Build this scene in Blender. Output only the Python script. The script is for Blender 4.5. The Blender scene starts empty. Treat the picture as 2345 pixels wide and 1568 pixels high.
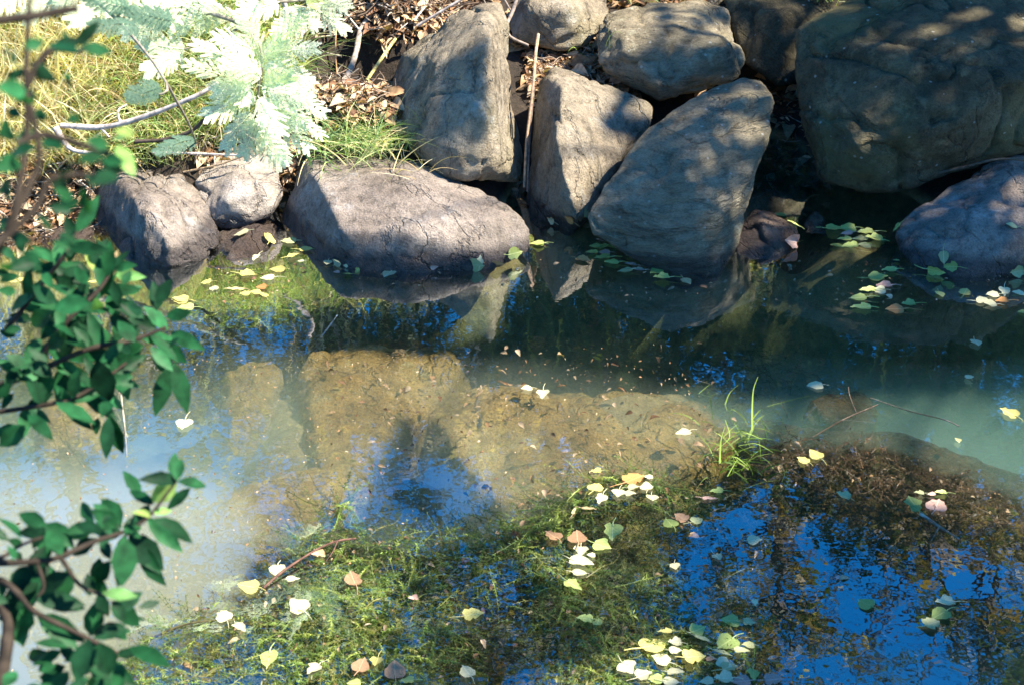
import bpy, bmesh, math, random
import numpy as np
from mathutils import Vector, Matrix
from mathutils.bvhtree import BVHTree

random.seed(7)
rng = np.random.default_rng(11)
scene = bpy.context.scene
COL = scene.collection

# ------------------------------------------------------------------ camera
CAMH, PITCH, LENS = 2.2, math.radians(30), 50.0
cam_d = bpy.data.cameras.new('camera')
cam = bpy.data.objects.new('camera', cam_d)
COL.objects.link(cam)
cam.location = (0, 0, CAMH)
cam.rotation_euler = (math.pi / 2 - PITCH, 0, 0)
cam_d.lens = LENS
cam_d.sensor_width = 36
cam_d.clip_start = 0.05
cam_d.clip_end = 500
cam_d.dof.use_dof = True
cam_d.dof.focus_distance = 4.6
cam_d.dof.aperture_fstop = 8.0
scene.camera = cam

# ------------------------------------------------------------------ light
SUN = Vector((0.62, -0.10, 0.778)).normalized()
ELEV = math.asin(SUN.z)
AZ = math.atan2(SUN.x, SUN.y)
world = bpy.data.worlds.new('World')
scene.world = world
world.use_nodes = True
wn = world.node_tree
bg = wn.nodes['Background']
sky = wn.nodes.new('ShaderNodeTexSky')
sky.sky_type = 'NISHITA'
sky.sun_disc = False
sky.sun_elevation = ELEV
sky.sun_rotation = AZ
sky.ozone_density = 4.0
sky.air_density = 1.0
sky.dust_density = 0.3
hsv = wn.nodes.new('ShaderNodeHueSaturation')
hsv.inputs['Saturation'].default_value = 1.4
wn.links.new(sky.outputs[0], hsv.inputs['Color'])
wn.links.new(hsv.outputs[0], bg.inputs[0])
bg.inputs[1].default_value = 0.098
sd = bpy.data.lights.new('sun', 'SUN')
sd.energy = 5.0
sd.angle = math.radians(0.5)
sd.color = (1.0, 0.90, 0.74)
sun = bpy.data.objects.new('sun', sd)
sun.rotation_euler = SUN.to_track_quat('Z', 'Y').to_euler()
sun.location = SUN * 30
COL.objects.link(sun)
scene.view_settings.view_transform = 'Standard'
scene.view_settings.look = 'None'
scene.view_settings.gamma = 1
scene.view_settings.exposure = 1.8
scene.cycles.volume_bounces = 3
scene.cycles.max_bounces = 8
scene.cycles.transparent_max_bounces = 16
scene.cycles.use_denoising = True
scene.cycles.caustics_reflective = False
scene.cycles.caustics_refractive = False

# ------------------------------------------------------------------ projection helpers (photo coordinates, 2344 wide)
FPX = LENS / 36 * 2344
CA, SA = math.cos(PITCH), math.sin(PITCH)
CAM = np.array([0, 0, CAMH])


def ray(px, py):
    u = (px - 1172) / FPX
    v = (784 - py) / FPX
    return np.array([u, CA + v * SA, -SA + v * CA])


def P(px, py, Y):
    d = ray(px, py)
    return CAM + d * (Y / d[1])


def W(px, py, z=0.0):
    d = ray(px, py)
    return CAM + d * ((z - CAMH) / d[2])


def D(px, py, dist):
    d = ray(px, py)
    return CAM + d / np.linalg.norm(d) * dist


def R(px, py, Y):
    """point whose mirror image in the water shows at that place, at distance Y"""
    d = ray(px, py)
    w = W(px, py)
    r = np.array([d[0], d[1], -d[2]])
    return w + r * ((Y - w[1]) / r[1])


# ------------------------------------------------------------------ numpy noise
def _hash(ix, iy, iz, s):
    h = (ix * 374761393 + iy * 668265263 + iz * 2147483647 + s * 974634777) & 0xFFFFFFFF
    h = ((h ^ (h >> 13)) * 1274126177) & 0xFFFFFFFF
    h = ((h ^ (h >> 16)) * 2246822519) & 0xFFFFFFFF
    return ((h ^ (h >> 15)) & 0xFFFF) / 32767.5 - 1.0


def noise(p, s=0):
    i = np.floor(p).astype(np.int64)
    f = p - i
    f = f * f * f * (f * (f * 6 - 15) + 10)
    r = 0
    for dx in (0, 1):
        wx = f[:, 0] if dx else 1 - f[:, 0]
        for dy in (0, 1):
            wy = f[:, 1] if dy else 1 - f[:, 1]
            for dz in (0, 1):
                wz = f[:, 2] if dz else 1 - f[:, 2]
                r = r + _hash(i[:, 0] + dx, i[:, 1] + dy, i[:, 2] + dz, s) * wx * wy * wz
    return r


def fbm(p, o=4, s=0):
    a, r = 1.0, 0
    for k in range(o):
        r = r + a * noise(p * 2 ** k, s + k * 17)
        a *= 0.5
    return r


# ------------------------------------------------------------------ object helpers
def tag(o, label=None, cat=None, group=None, kind=None):
    if label: o['label'] = label
    if cat: o['category'] = cat
    if group: o['group'] = group
    if kind: o['kind'] = kind
    return o


def link(name, me, parent=None):
    o = bpy.data.objects.new(name, me)
    COL.objects.link(o)
    if parent is not None:
        o.parent = parent
    return o


def empty(name, loc=(0, 0, 0)):
    o = bpy.data.objects.new(name, None)
    o.empty_display_size = 0.1
    o.location = loc
    COL.objects.link(o)
    return o


def mesh_np(name, V, F, mat=None, col=None, smooth=True):
    V = np.asarray(V, dtype=np.float32)
    F = np.asarray(F, dtype=np.int32)
    k = F.shape[1]
    me = bpy.data.meshes.new(name)
    me.vertices.add(len(V))
    me.vertices.foreach_set('co', V.ravel())
    me.loops.add(F.size)
    me.loops.foreach_set('vertex_index', F.ravel())
    me.polygons.add(len(F))
    me.polygons.foreach_set('loop_start', np.arange(len(F), dtype=np.int32) * k)
    me.polygons.foreach_set('loop_total', np.full(len(F), k, dtype=np.int32))
    if smooth:
        me.polygons.foreach_set('use_smooth', np.ones(len(F), dtype=bool))
    if col is not None:
        a = me.color_attributes.new('tint', 'FLOAT_COLOR', 'POINT')
        c = np.ones((len(V), 4), dtype=np.float32)
        c[:, :3] = col
        a.data.foreach_set('color', c.ravel())
    me.update(calc_edges=True)
    me.validate()
    if mat: me.materials.append(mat)
    return me


def norm(a):
    return a / np.maximum(np.linalg.norm(a, axis=-1, keepdims=True), 1e-9)


class Acc:
    """collects quads of one mesh"""
    def __init__(s): s.V, s.F, s.C, s.n = [], [], [], 0

    def add(s, V, F, C):
        V = np.asarray(V, float).reshape(-1, 3)
        s.V.append(V); s.F.append(np.asarray(F).reshape(-1, 4) + s.n)
        C = np.asarray(C, float)
        s.C.append(np.broadcast_to(C, (len(V), 3)) if C.ndim == 1 else C)
        s.n += len(V)

    def build(s, name, mat, parent=None, smooth=True):
        me = mesh_np(name, np.concatenate(s.V), np.concatenate(s.F), mat, np.concatenate(s.C), smooth)
        return link(name, me, parent)

    def ribbons(s, paths, width, side, col):
        """paths (N,K,3), width (K,) or (N,K), side (N,3), col (N,3)"""
        paths = np.asarray(paths, float)
        N, K, _ = paths.shape
        width = np.broadcast_to(np.asarray(width, float), (N, K))
        sd_ = norm(np.asarray(side, float))[:, None, :] * width[:, :, None] * 0.5
        V = np.stack([paths - sd_, paths + sd_], 2).reshape(-1, 3)
        b = np.arange(N)[:, None] * K * 2 + np.arange(K - 1)[None] * 2
        b = b.ravel()
        F = np.stack([b, b + 1, b + 3, b + 2], 1)
        C = np.repeat(np.broadcast_to(np.asarray(col, float), (N, 3)), K * 2, 0)
        s.add(V, F, C)

    def leaves(s, base, dirs, nrm, L, Wd, col, fold=0.15, droop=0.15):
        """leaf-shaped folded blades: N leaves, 4x3 verts"""
        base = np.asarray(base, float); N = len(base)
        d = norm(np.asarray(dirs, float))
        n = np.asarray(nrm, float)
        sx = norm(np.cross(d, n)); n = norm(np.cross(sx, d))
        L = np.broadcast_to(np.asarray(L, float), (N,)); Wd = np.broadcast_to(np.asarray(Wd, float), (N,))
        ts = np.array([0, 0.22, 0.5, 0.78, 1.0]); ws = np.array([0.04, 0.38, 0.5, 0.29, 0.0])
        rows = []
        for t, w in zip(ts, ws):
            c = base + d * (L * t)[:, None] - n * (L * droop * t * t)[:, None]
            off = sx * (Wd * w)[:, None]
            up = n * (Wd * w * fold * 2)[:, None]
            rows.append(np.stack([c - off + up, c, c + off + up], 1))
        V = np.stack(rows, 1).reshape(-1, 3)
        q = []
        for r in range(4):
            for k in range(2):
                a = r * 3 + k
                q.append([a, a + 1, a + 4, a + 3])
        q = np.array(q)
        F = (np.arange(N)[:, None, None] * 15 + q[None]).reshape(-1, 4)
        C = np.repeat(np.broadcast_to(np.asarray(col, float), (N, 3)), 15, 0)
        s.add(V, F, C)

    def cards(s, c, d, n, L, Wd, col):
        """simple rhombic leaf"""
        c = np.asarray(c, float); N = len(c)
        d = norm(np.asarray(d, float)); sx = norm(np.cross(d, np.asarray(n, float)))
        L = np.broadcast_to(np.asarray(L, float), (N,))[:, None]; Wd = np.broadcast_to(np.asarray(Wd, float), (N,))[:, None]
        V = np.stack([c - d * L * .5, c + sx * Wd * .5 - d * L * .08, c + d * L * .5, c - sx * Wd * .5 - d * L * .08], 1).reshape(-1, 3)
        F = np.arange(N * 4).reshape(-1, 4)
        C = np.repeat(np.broadcast_to(np.asarray(col, float), (N, 3)), 4, 0)
        s.add(V, F, C)

    def tube(s, pts, r0, r1, col, sides=7, wob=0.0):
        pts = np.asarray(pts, float)
        K = len(pts)
        t = norm(np.gradient(pts, axis=0))
        up = np.array([0.31, 0.2, 0.93])
        a = norm(np.cross(t, up)); b = norm(np.cross(t, a))
        r = np.linspace(r0, r1, K)
        if wob: r = r * (1 + wob * rng.uniform(-1, 1, K))
        th = np.linspace(0, 2 * np.pi, sides, endpoint=False)
        V = pts[:, None] + (a[:, None] * np.cos(th)[None, :, None] + b[:, None] * np.sin(th)[None, :, None]) * r[:, None, None]
        V = V.reshape(-1, 3)
        F = []
        for k in range(K - 1):
            for j in range(sides):
                j2 = (j + 1) % sides
                F.append([k * sides + j, k * sides + j2, (k + 1) * sides + j2, (k + 1) * sides + j])
        F = np.array(F)
        s.add(V, F, col)


def spline(pts, n=16):
    """Catmull-Rom through pts"""
    p = np.asarray(pts, float)
    p = np.vstack([2 * p[0] - p[1], p, 2 * p[-1] - p[-2]])
    out = []
    m = len(p) - 3
    for i in range(m):
        p0, p1, p2, p3 = p[i:i + 4]
        k = max(2, n // m)
        for t in np.linspace(0, 1, k, endpoint=(i == m - 1)):
            out.append(0.5 * ((2 * p1) + (-p0 + p2) * t + (2 * p0 - 5 * p1 + 4 * p2 - p3) * t * t + (-p0 + 3 * p1 - 3 * p2 + p3) * t ** 3))
    return np.array(out)


# ------------------------------------------------------------------ materials
def newmat(name):
    m = bpy.data.materials.new(name)
    m.use_nodes = True
    nt = m.node_tree
    b = nt.nodes['Principled BSDF']
    return m, nt, b


def nd(nt, t, **kw):
    n = nt.nodes.new(t)
    for k, v in kw.items():
        if k.startswith('i_'):
            n.inputs[k[2:].replace('_', ' ')].default_value = v
        else:
            setattr(n, k, v)
    return n


def ramp(nt, src, stops):
    r = nd(nt, 'ShaderNodeValToRGB')
    e = r.color_ramp.elements
    while len(e) < len(stops): e.new(0.5)
    for x, (p, c) in zip(e, stops):
        x.position = p
        x.color = (*c, 1) if len(c) == 3 else c
    nt.links.new(src, r.inputs[0])
    return r.outputs[0]


def mixc(nt, fac, a, b, mode='MIX'):
    m = nd(nt, 'ShaderNodeMix', data_type='RGBA', blend_type=mode)
    for sock, v in ((m.inputs[0], fac), (m.inputs[6], a), (m.inputs[7], b)):
        if isinstance(v, (int, float)): sock.default_value = v
        elif isinstance(v, tuple): sock.default_value = (*v, 1)
        else: nt.links.new(v, sock)
    return m.outputs[2]


def rock_mat(name, dark, mid, light, moss=(0.16, 0.15, 0.05), moss_amt=0.35, lichen=0.5, scale=1.0, strata=(1, 1, 1), wetc=(0.33, 0.33, 0.36)):
    m, nt, b = newmat(name)
    tc = nd(nt, 'ShaderNodeTexCoord')
    mp = nd(nt, 'ShaderNodeMapping')
    mp.inputs['Scale'].default_value = strata
    nt.links.new(tc.outputs['Object'], mp.inputs[0])
    co = mp.outputs[0]
    n1 = nd(nt, 'ShaderNodeTexNoise', i_Scale=3.2 * scale, i_Detail=8.0, i_Roughness=0.68)
    n2 = nd(nt, 'ShaderNodeTexNoise', i_Scale=22.0 * scale, i_Detail=8.0, i_Roughness=0.75)
    n3 = nd(nt, 'ShaderNodeTexNoise', i_Scale=140.0 * scale, i_Detail=4.0, i_Roughness=0.7)
    n4 = nd(nt, 'ShaderNodeTexNoise', i_Scale=1.9 * scale, i_Detail=6.0, i_Roughness=0.6)
    for n in (n1, n2, n3): nt.links.new(co, n.inputs['Vector'])
    nt.links.new(tc.outputs['Object'], n4.inputs['Vector'])
    c1 = ramp(nt, n1.outputs['Fac'], [(0.30, dark), (0.5, mid), (0.68, light)])
    c2 = ramp(nt, n2.outputs['Fac'], [(0.32, (0.28, 0.28, 0.28)), (0.5, (0.95, 0.95, 0.95)), (0.72, (1.25, 1.22, 1.18))])
    c = mixc(nt, 0.85, c1, c2, 'MULTIPLY')
    c3 = ramp(nt, n3.outputs['Fac'], [(0.3, (0.45, 0.45, 0.45)), (0.6, (1.1, 1.1, 1.1))])
    c = mixc(nt, 0.7, c, c3, 'MULTIPLY')
    mf = ramp(nt, n4.outputs['Fac'], [(0.5, (0, 0, 0)), (0.68, (moss_amt,) * 3)])
    c = mixc(nt, mf, c, moss)
    n5 = nd(nt, 'ShaderNodeTexNoise', i_Scale=1.7 * scale, i_Detail=7.0, i_Roughness=0.55, i_Distortion=0.5)
    nt.links.new(co, n5.inputs['Vector'])
    crk = ramp(nt, n5.outputs['Fac'], [(0.478, (1, 1, 1)), (0.487, (0.38, 0.36, 0.34)), (0.496, (1, 1, 1))])
    c = mixc(nt, 0.22, c, crk, 'MULTIPLY')
    n6 = nd(nt, 'ShaderNodeTexNoise', i_Scale=7.0 * scale, i_Detail=9.0, i_Roughness=0.75)
    nt.links.new(tc.outputs['Object'], n6.inputs['Vector'])
    lp = ramp(nt, n6.outputs['Fac'], [(0.56, (0, 0, 0)), (0.64, (0.40, 0.40, 0.40))])
    c = mixc(nt, lp, c, tuple(min(.6, v * 1.5) for v in light))
    dp = ramp(nt, n6.outputs['Fac'], [(0.33, (0.5, 0.5, 0.5)), (0.43, (0, 0, 0))])
    c = mixc(nt, dp, c, tuple(v * .55 for v in dark))
    # pale lichen flecks
    vo = nd(nt, 'ShaderNodeTexVoronoi', i_Scale=17.0, i_Randomness=1.0)
    nt.links.new(tc.outputs['Object'], vo.inputs['Vector'])
    lf = ramp(nt, vo.outputs['Distance'], [(0.06, (lichen,) * 3), (0.12, (0, 0, 0))])
    c = mixc(nt, lf, c, (0.5, 0.5, 0.45))
    # wet band just above the water
    geo = nd(nt, 'ShaderNodeNewGeometry')
    sp = nd(nt, 'ShaderNodeSeparateXYZ')
    nt.links.new(geo.outputs['Position'], sp.inputs[0])
    add = nd(nt, 'ShaderNodeMath', operation='MULTIPLY_ADD')
    nt.links.new(n1.outputs['Fac'], add.inputs[0]); add.inputs[1].default_value = -0.09
    nt.links.new(sp.outputs['Z'], add.inputs[2])
    wet = ramp(nt, add.outputs[0], [(0.0, (1, 1, 1)), (0.035, (0, 0, 0))])
    wc = mixc(nt, 1.0, c, wetc, 'MULTIPLY')
    c = mixc(nt, wet, c, wc)
    nt.links.new(c, b.inputs['Base Color'])
    rr = nd(nt, 'ShaderNodeMapRange')
    nt.links.new(wet, rr.inputs[0]); rr.inputs[3].default_value = 0.92; rr.inputs[4].default_value = 0.4
    nt.links.new(rr.outputs[0], b.inputs['Roughness'])
    b.inputs['Specular IOR Level'].default_value = 0.3
    hs = nd(nt, 'ShaderNodeMath', operation='MULTIPLY_ADD')
    nt.links.new(n3.outputs['Fac'], hs.inputs[0]); hs.inputs[1].default_value = 0.4
    hs2 = nd(nt, 'ShaderNodeMath', operation='ADD')
    nt.links.new(n2.outputs['Fac'], hs2.inputs[0]); nt.links.new(crk, hs2.inputs[1])
    nt.links.new(hs2.outputs[0], hs.inputs[2])
    bp = nd(nt, 'ShaderNodeBump', i_Strength=1.0, i_Distance=0.034)
    nt.links.new(hs.outputs[0], bp.inputs['Height'])
    nt.links.new(bp.outputs[0], b.inputs['Normal'])
    return m


M_ROCK_TAN = rock_mat('tan_stone', (0.20, 0.16, 0.11), (0.40, 0.335, 0.245), (0.54, 0.47, 0.37), moss_amt=0.55, lichen=0.5)
M_ROCK_PINK = rock_mat('pinkish_stone', (0.19, 0.155, 0.13), (0.38, 0.32, 0.275), (0.54, 0.46, 0.40), moss=(0.09, 0.08, 0.05), moss_amt=0.45, lichen=0.25)
M_ROCK_PALE_LIT = rock_mat('lit_pale_stone', (0.36, 0.30, 0.25), (0.58, 0.50, 0.43), (0.72, 0.64, 0.56), moss_amt=0.1, lichen=0.1)  # pale stone, lightened to stand in for sun the long boulder blocks
M_ROCK_GREY = rock_mat('grey_stone', (0.17, 0.145, 0.095), (0.33, 0.28, 0.19), (0.47, 0.405, 0.29), moss=(0.15, 0.15, 0.07), moss_amt=0.4, lichen=0.8, strata=(0.7, 0.7, 2.6))
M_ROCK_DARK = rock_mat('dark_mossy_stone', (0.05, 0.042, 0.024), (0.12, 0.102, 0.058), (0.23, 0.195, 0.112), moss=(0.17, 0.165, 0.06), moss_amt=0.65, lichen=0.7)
M_ROCK_BROWN = rock_mat('brown_stone', (0.16, 0.115, 0.085), (0.34, 0.25, 0.19), (0.46, 0.36, 0.29), moss_amt=0.3, lichen=0.1)
M_ROCK_SILT = rock_mat('silt_coated_stone', (0.30, 0.18, 0.05), (0.60, 0.40, 0.13), (0.75, 0.56, 0.23), moss=(0.10, 0.10, 0.04), moss_amt=0.7, lichen=0.25, wetc=(1, 1, 1))
M_ROCK_WEED = rock_mat('weed_coated_stone', (0.035, 0.025, 0.015), (0.10, 0.07, 0.035), (0.20, 0.14, 0.06), moss=(0.05, 0.06, 0.02), moss_amt=0.8, lichen=0.3, scale=1.8, wetc=(1, 1, 1))


def tint_mat(name, rough=0.5, trans=0.35, spec=0.3, nscale=30.0, namt=0.5):
    m, nt, b = newmat(name)
    at = nd(nt, 'ShaderNodeAttribute', attribute_name='tint')
    tc = nd(nt, 'ShaderNodeTexCoord')
    n = nd(nt, 'ShaderNodeTexNoise', i_Scale=nscale, i_Detail=4.0)
    nt.links.new(tc.outputs['Object'], n.inputs['Vector'])
    v = ramp(nt, n.outputs['Fac'], [(0.3, (1 - namt,) * 3), (0.7, (1 + namt * .5,) * 3)])
    c = mixc(nt, 1.0, at.outputs['Color'], v, 'MULTIPLY')
    nt.links.new(c, b.inputs['Base Color'])
    b.inputs['Roughness'].default_value = rough
    b.inputs['Specular IOR Level'].default_value = spec
    if trans > 0:
        tr = nd(nt, 'ShaderNodeBsdfTranslucent')
        tcol = mixc(nt, 1.0, c, (1.5, 1.7, 0.6), 'MULTIPLY')
        nt.links.new(tcol, tr.inputs['Color'])
        mx = nd(nt, 'ShaderNodeMixShader')
        mx.inputs[0].default_value = trans
        nt.links.new(b.outputs[0], mx.inputs[1]); nt.links.new(tr.outputs[0], mx.inputs[2])
        nt.links.new(mx.outputs[0], nt.nodes['Material Output'].inputs['Surface'])
    return m


M_LEAF = tint_mat('leaf', 0.5, 0.35, 0.14, 60, 0.6)
M_WATTLE = tint_mat('wattle_leaf', 0.6, 0.25, 0.3, 20, 0.2)
M_TREELEAF = tint_mat('tree_leaf', 0.6, 0.35, 0.3, 5, 0.3)
M_GRASS = tint_mat('grass_blade', 0.6, 0.3, 0.3, 15, 0.3)
M_WEED = tint_mat('pond_weed', 0.5, 0.25, 0.4, 30, 0.4)
M_BARK = tint_mat('bark', 0.85, 0.0, 0.2, 60, 0.6)
M_LITTER = tint_mat('dead_leaf', 0.8, 0.12, 0.2, 50, 0.5)


def float_leaf_mat(name, col, edge, vein):
    m, nt, b = newmat(name)
    tc = nd(nt, 'ShaderNodeTexCoord')
    oi = nd(nt, 'ShaderNodeObjectInfo')
    n = nd(nt, 'ShaderNodeTexNoise', i_Scale=26.0, i_Detail=6.0, i_Roughness=0.65, noise_dimensions='4D')
    mu = nd(nt, 'ShaderNodeMath', operation='MULTIPLY'); mu.inputs[1].default_value = 50
    nt.links.new(oi.outputs['Random'], mu.inputs[0]); nt.links.new(mu.outputs[0], n.inputs['W'])
    nt.links.new(tc.outputs['Object'], n.inputs['Vector'])
    c = ramp(nt, n.outputs['Fac'], [(0.30, tuple(v * .45 for v in edge)), (0.36, edge), (0.5, col), (0.7, vein)])
    hv = nd(nt, 'ShaderNodeHueSaturation')
    vr = nd(nt, 'ShaderNodeMapRange'); nt.links.new(oi.outputs['Random'], vr.inputs[0])
    vr.inputs[3].default_value = 0.75; vr.inputs[4].default_value = 1.15
    nt.links.new(vr.outputs[0], hv.inputs['Value']); nt.links.new(c, hv.inputs['Color'])
    # midrib and side veins
    sp = nd(nt, 'ShaderNodeSeparateXYZ'); nt.links.new(tc.outputs['Object'], sp.inputs[0])
    ab = nd(nt, 'ShaderNodeMath', operation='ABSOLUTE'); nt.links.new(sp.outputs['X'], ab.inputs[0])
    mr = ramp(nt, ab.outputs[0], [(0.012, (1, 1, 1)), (0.022, (0, 0, 0))])
    c2 = mixc(nt, mr, hv.outputs[0], vein)
    nt.links.new(c2, b.inputs['Base Color'])
    b.inputs['Roughness'].default_value = 0.5
    tr = nd(nt, 'ShaderNodeBsdfTranslucent'); nt.links.new(c2, tr.inputs['Color'])
    mx = nd(nt, 'ShaderNodeMixShader'); mx.inputs[0].default_value = 0.2
    nt.links.new(b.outputs[0], mx.inputs[1]); nt.links.new(tr.outputs[0], mx.inputs[2])
    nt.links.new(mx.outputs[0], nt.nodes['Material Output'].inputs['Surface'])
    return m


# ground: silt under water, dark soil above
def ground_mat():
    m, nt, b = newmat('ground')
    geo = nd(nt, 'ShaderNodeNewGeometry')
    sp = nd(nt, 'ShaderNodeSeparateXYZ'); nt.links.new(geo.outputs['Position'], sp.inputs[0])
    n1 = nd(nt, 'ShaderNodeTexNoise', i_Scale=2.2, i_Detail=8.0, i_Roughness=0.65)
    n2 = nd(nt, 'ShaderNodeTexNoise', i_Scale=28.0, i_Detail=8.0, i_Roughness=0.75)
    for n in (n1, n2): nt.links.new(geo.outputs['Position'], n.inputs['Vector'])
    silt = ramp(nt, n1.outputs['Fac'], [(0.35, (0.17, 0.13, 0.055)), (0.5, (0.32, 0.25, 0.11)), (0.65, (0.46, 0.39, 0.20))])
    gr = ramp(nt, n2.outputs['Fac'], [(0.3, (0.35, 0.35, 0.35)), (0.6, (1.1, 1.1, 1.1))])
    silt = mixc(nt, 0.8, silt, gr, 'MULTIPLY')
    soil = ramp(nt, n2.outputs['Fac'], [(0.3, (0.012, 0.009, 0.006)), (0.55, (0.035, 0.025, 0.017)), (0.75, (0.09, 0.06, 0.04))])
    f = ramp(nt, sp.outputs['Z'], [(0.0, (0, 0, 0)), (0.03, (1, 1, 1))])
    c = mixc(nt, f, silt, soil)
    nt.links.new(c, b.inputs['Base Color'])
    b.inputs['Roughness'].default_value = 0.95
    bp = nd(nt, 'ShaderNodeBump', i_Strength=0.8, i_Distance=0.03)
    nt.links.new(n2.outputs['Fac'], bp.inputs['Height']); nt.links.new(bp.outputs[0], b.inputs['Normal'])
    return m


def water_mat():
    m = bpy.data.materials.new('water')
    m.use_nodes = True
    nt = m.node_tree
    nt.nodes.remove(nt.nodes['Principled BSDF'])
    out = nt.nodes['Material Output']
    geo = nd(nt, 'ShaderNodeNewGeometry')
    n = nd(nt, 'ShaderNodeTexNoise', i_Scale=9.0, i_Detail=3.0)
    nt.links.new(geo.outputs['Position'], n.inputs['Vector'])
    bp = nd(nt, 'ShaderNodeBump', i_Strength=0.06, i_Distance=0.012)
    nt.links.new(n.outputs['Fac'], bp.inputs['Height'])
    lw = nd(nt, 'ShaderNodeLayerWeight', i_Blend=0.5)
    nt.links.new(bp.outputs[0], lw.inputs['Normal'])
    pw = nd(nt, 'ShaderNodeMath', operation='POWER'); pw.inputs[1].default_value = 3.0
    nt.links.new(lw.outputs['Facing'], pw.inputs[0])
    fr = nd(nt, 'ShaderNodeMath', operation='MULTIPLY_ADD')
    nt.links.new(pw.outputs[0], fr.inputs[0]); fr.inputs[1].default_value = 1 - WATER_F0; fr.inputs[2].default_value = WATER_F0
    gl = nd(nt, 'ShaderNodeBsdfGlossy', i_Roughness=0.0)
    gl.inputs['Color'].default_value = (0.9, 0.95, 1, 1)
    nt.links.new(bp.outputs[0], gl.inputs['Normal'])
    tr = nd(nt, 'ShaderNodeBsdfTransparent')
    mx = nd(nt, 'ShaderNodeMixShader')
    nt.links.new(fr.outputs[0], mx.inputs[0]); nt.links.new(tr.outputs[0], mx.inputs[1]); nt.links.new(gl.outputs[0], mx.inputs[2])
    nt.links.new(mx.outputs[0], out.inputs['Surface'])
    vs = nd(nt, 'ShaderNodeVolumeScatter', i_Density=0.13, i_Anisotropy=0.2)
    vs.inputs['Color'].default_value = (0.66, 0.90, 0.80, 1)
    va = nd(nt, 'ShaderNodeVolumeAbsorption', i_Density=1.15)
    va.inputs['Color'].default_value = (0.22, 0.60, 0.47, 1)
    ad = nd(nt, 'ShaderNodeAddShader')
    nt.links.new(vs.outputs[0], ad.inputs[0]); nt.links.new(va.outputs[0], ad.inputs[1])
    nt.links.new(ad.outputs[0], out.inputs['Volume'])
    return m


WATER_F0 = 0.28
M_GROUND = ground_mat()
M_WATER = water_mat()


# ------------------------------------------------------------------ ground and water
def sstep(a, b, x):
    t = np.clip((x - a) / (b - a), 0, 1)
    return t * t * (3 - 2 * t)


BEDS = [(620, 1140, .30, .22), (800, 930, .20, .20), (700, 1010, .16, .2), (1300, 1000, .20, .25), (1480, 1000, .26, .25), (1040, 1075, .12, -.3), (1000, 1000, .08, -.2), (1640, 960, .2, .2), (950, 840, .2, .18), (330, 1400, .14, .3), (450, 1480, .12, .3), (560, 930, .22, .15), (180, 950, .2, .2)]
GAPS = [(1205, 4.85, .07, .2), (1810, 4.9, .12, .25), (1800, 5.25, .12, .2), (2020, 4.8, .2, .15), (1490, 5.0, .1, .12)]


def gz(x, y):
    x = np.asarray(x, float); y = np.asarray(y, float)
    p = np.stack([x, y, x * 0], -1).reshape(-1, 3)
    n = fbm(p * 1.3, 3, 5).reshape(x.shape)
    n2 = fbm(p * 7, 3, 9).reshape(x.shape)
    shore = 4.62 + 0.10 * np.sin(x * 2.1) - 0.12 * sstep(-0.9, -1.6, x)
    s = y - shore
    bed = -0.46 - 0.10 * sstep(-0.6, -1.6, x) + 0.10 * sstep(3.3, 2.6, y)
    right = sstep(-0.55, -0.2, x)
    far = np.where(s > 0, np.minimum(s * 0.58, 1.6 + 0.02 * s), 0)
    farr = np.where(s > 0, np.minimum(s * 0.30 + 0.9 * np.maximum(0, s - 1.75), 1.6 + 0.02 * s), 0)
    far = far * (1 - right) + farr * right
    z = bed * (1 - sstep(-0.35, 0.0, s)) + far + 0.03 * n + 0.012 * n2
    for px, py, hh, rr_ in BEDS:
        w = W(px, py, -0.2)
        z = z + hh * np.exp(-(((x - w[0]) / rr_) ** 2 + ((y - w[1]) / (rr_ * 1.1)) ** 2)) * (s < -0.2)
    for px, gy_, wd, dp in GAPS:
        gx_ = P(px, 400, gy_)[0]
        z = z - dp * np.exp(-((x - gx_) / wd) ** 2 - ((y - gy_) / 0.3) ** 2)
    z = z - 0.42 * np.exp(-((x + 0.62) / 0.26) ** 2 - ((y - 5.42) / 0.2) ** 2)
    z = z - 0.25 * np.exp(-((x - 0.95) / 0.22) ** 2 - ((y - 5.3) / 0.6) ** 2)
    z = z - 0.22 * np.exp(-((x + 0.93) / 0.24) ** 2 - ((y - 4.78) / 0.28) ** 2) - 0.15 * np.exp(-((x + 1.55) / 0.25) ** 2 - ((y - 4.75) / 0.3) ** 2)
    near = sstep(2.0, 0.6, y)
    z = z * (1 - near) + near * (0.55 + 0.08 * n)
    big = np.maximum(0, y - 14) * 0.05 * np.exp(-np.maximum(0, y - 14) / 60)
    return z + big


xs = np.unique(np.concatenate([np.linspace(-60, -3, 30), np.arange(-3, 3.001, 0.025), np.linspace(3, 60, 30)]))
ys = np.unique(np.concatenate([np.linspace(-40, 1, 24), np.arange(1, 7.001, 0.025), np.linspace(7, 90, 40)]))
X, Y_ = np.meshgrid(xs, ys)
Z = gz(X, Y_)
V = np.stack([X, Y_, Z], -1).reshape(-1, 3)
nx, ny = len(xs), len(ys)
i = (np.arange(ny - 1)[:, None] * nx + np.arange(nx - 1)[None]).ravel()
F = np.stack([i, i + 1, i + nx + 1, i + nx], 1)
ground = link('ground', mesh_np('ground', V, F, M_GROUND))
tag(ground, 'dark soil stream bank sloping down to the silty brown stream bed', kind='structure')

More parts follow.
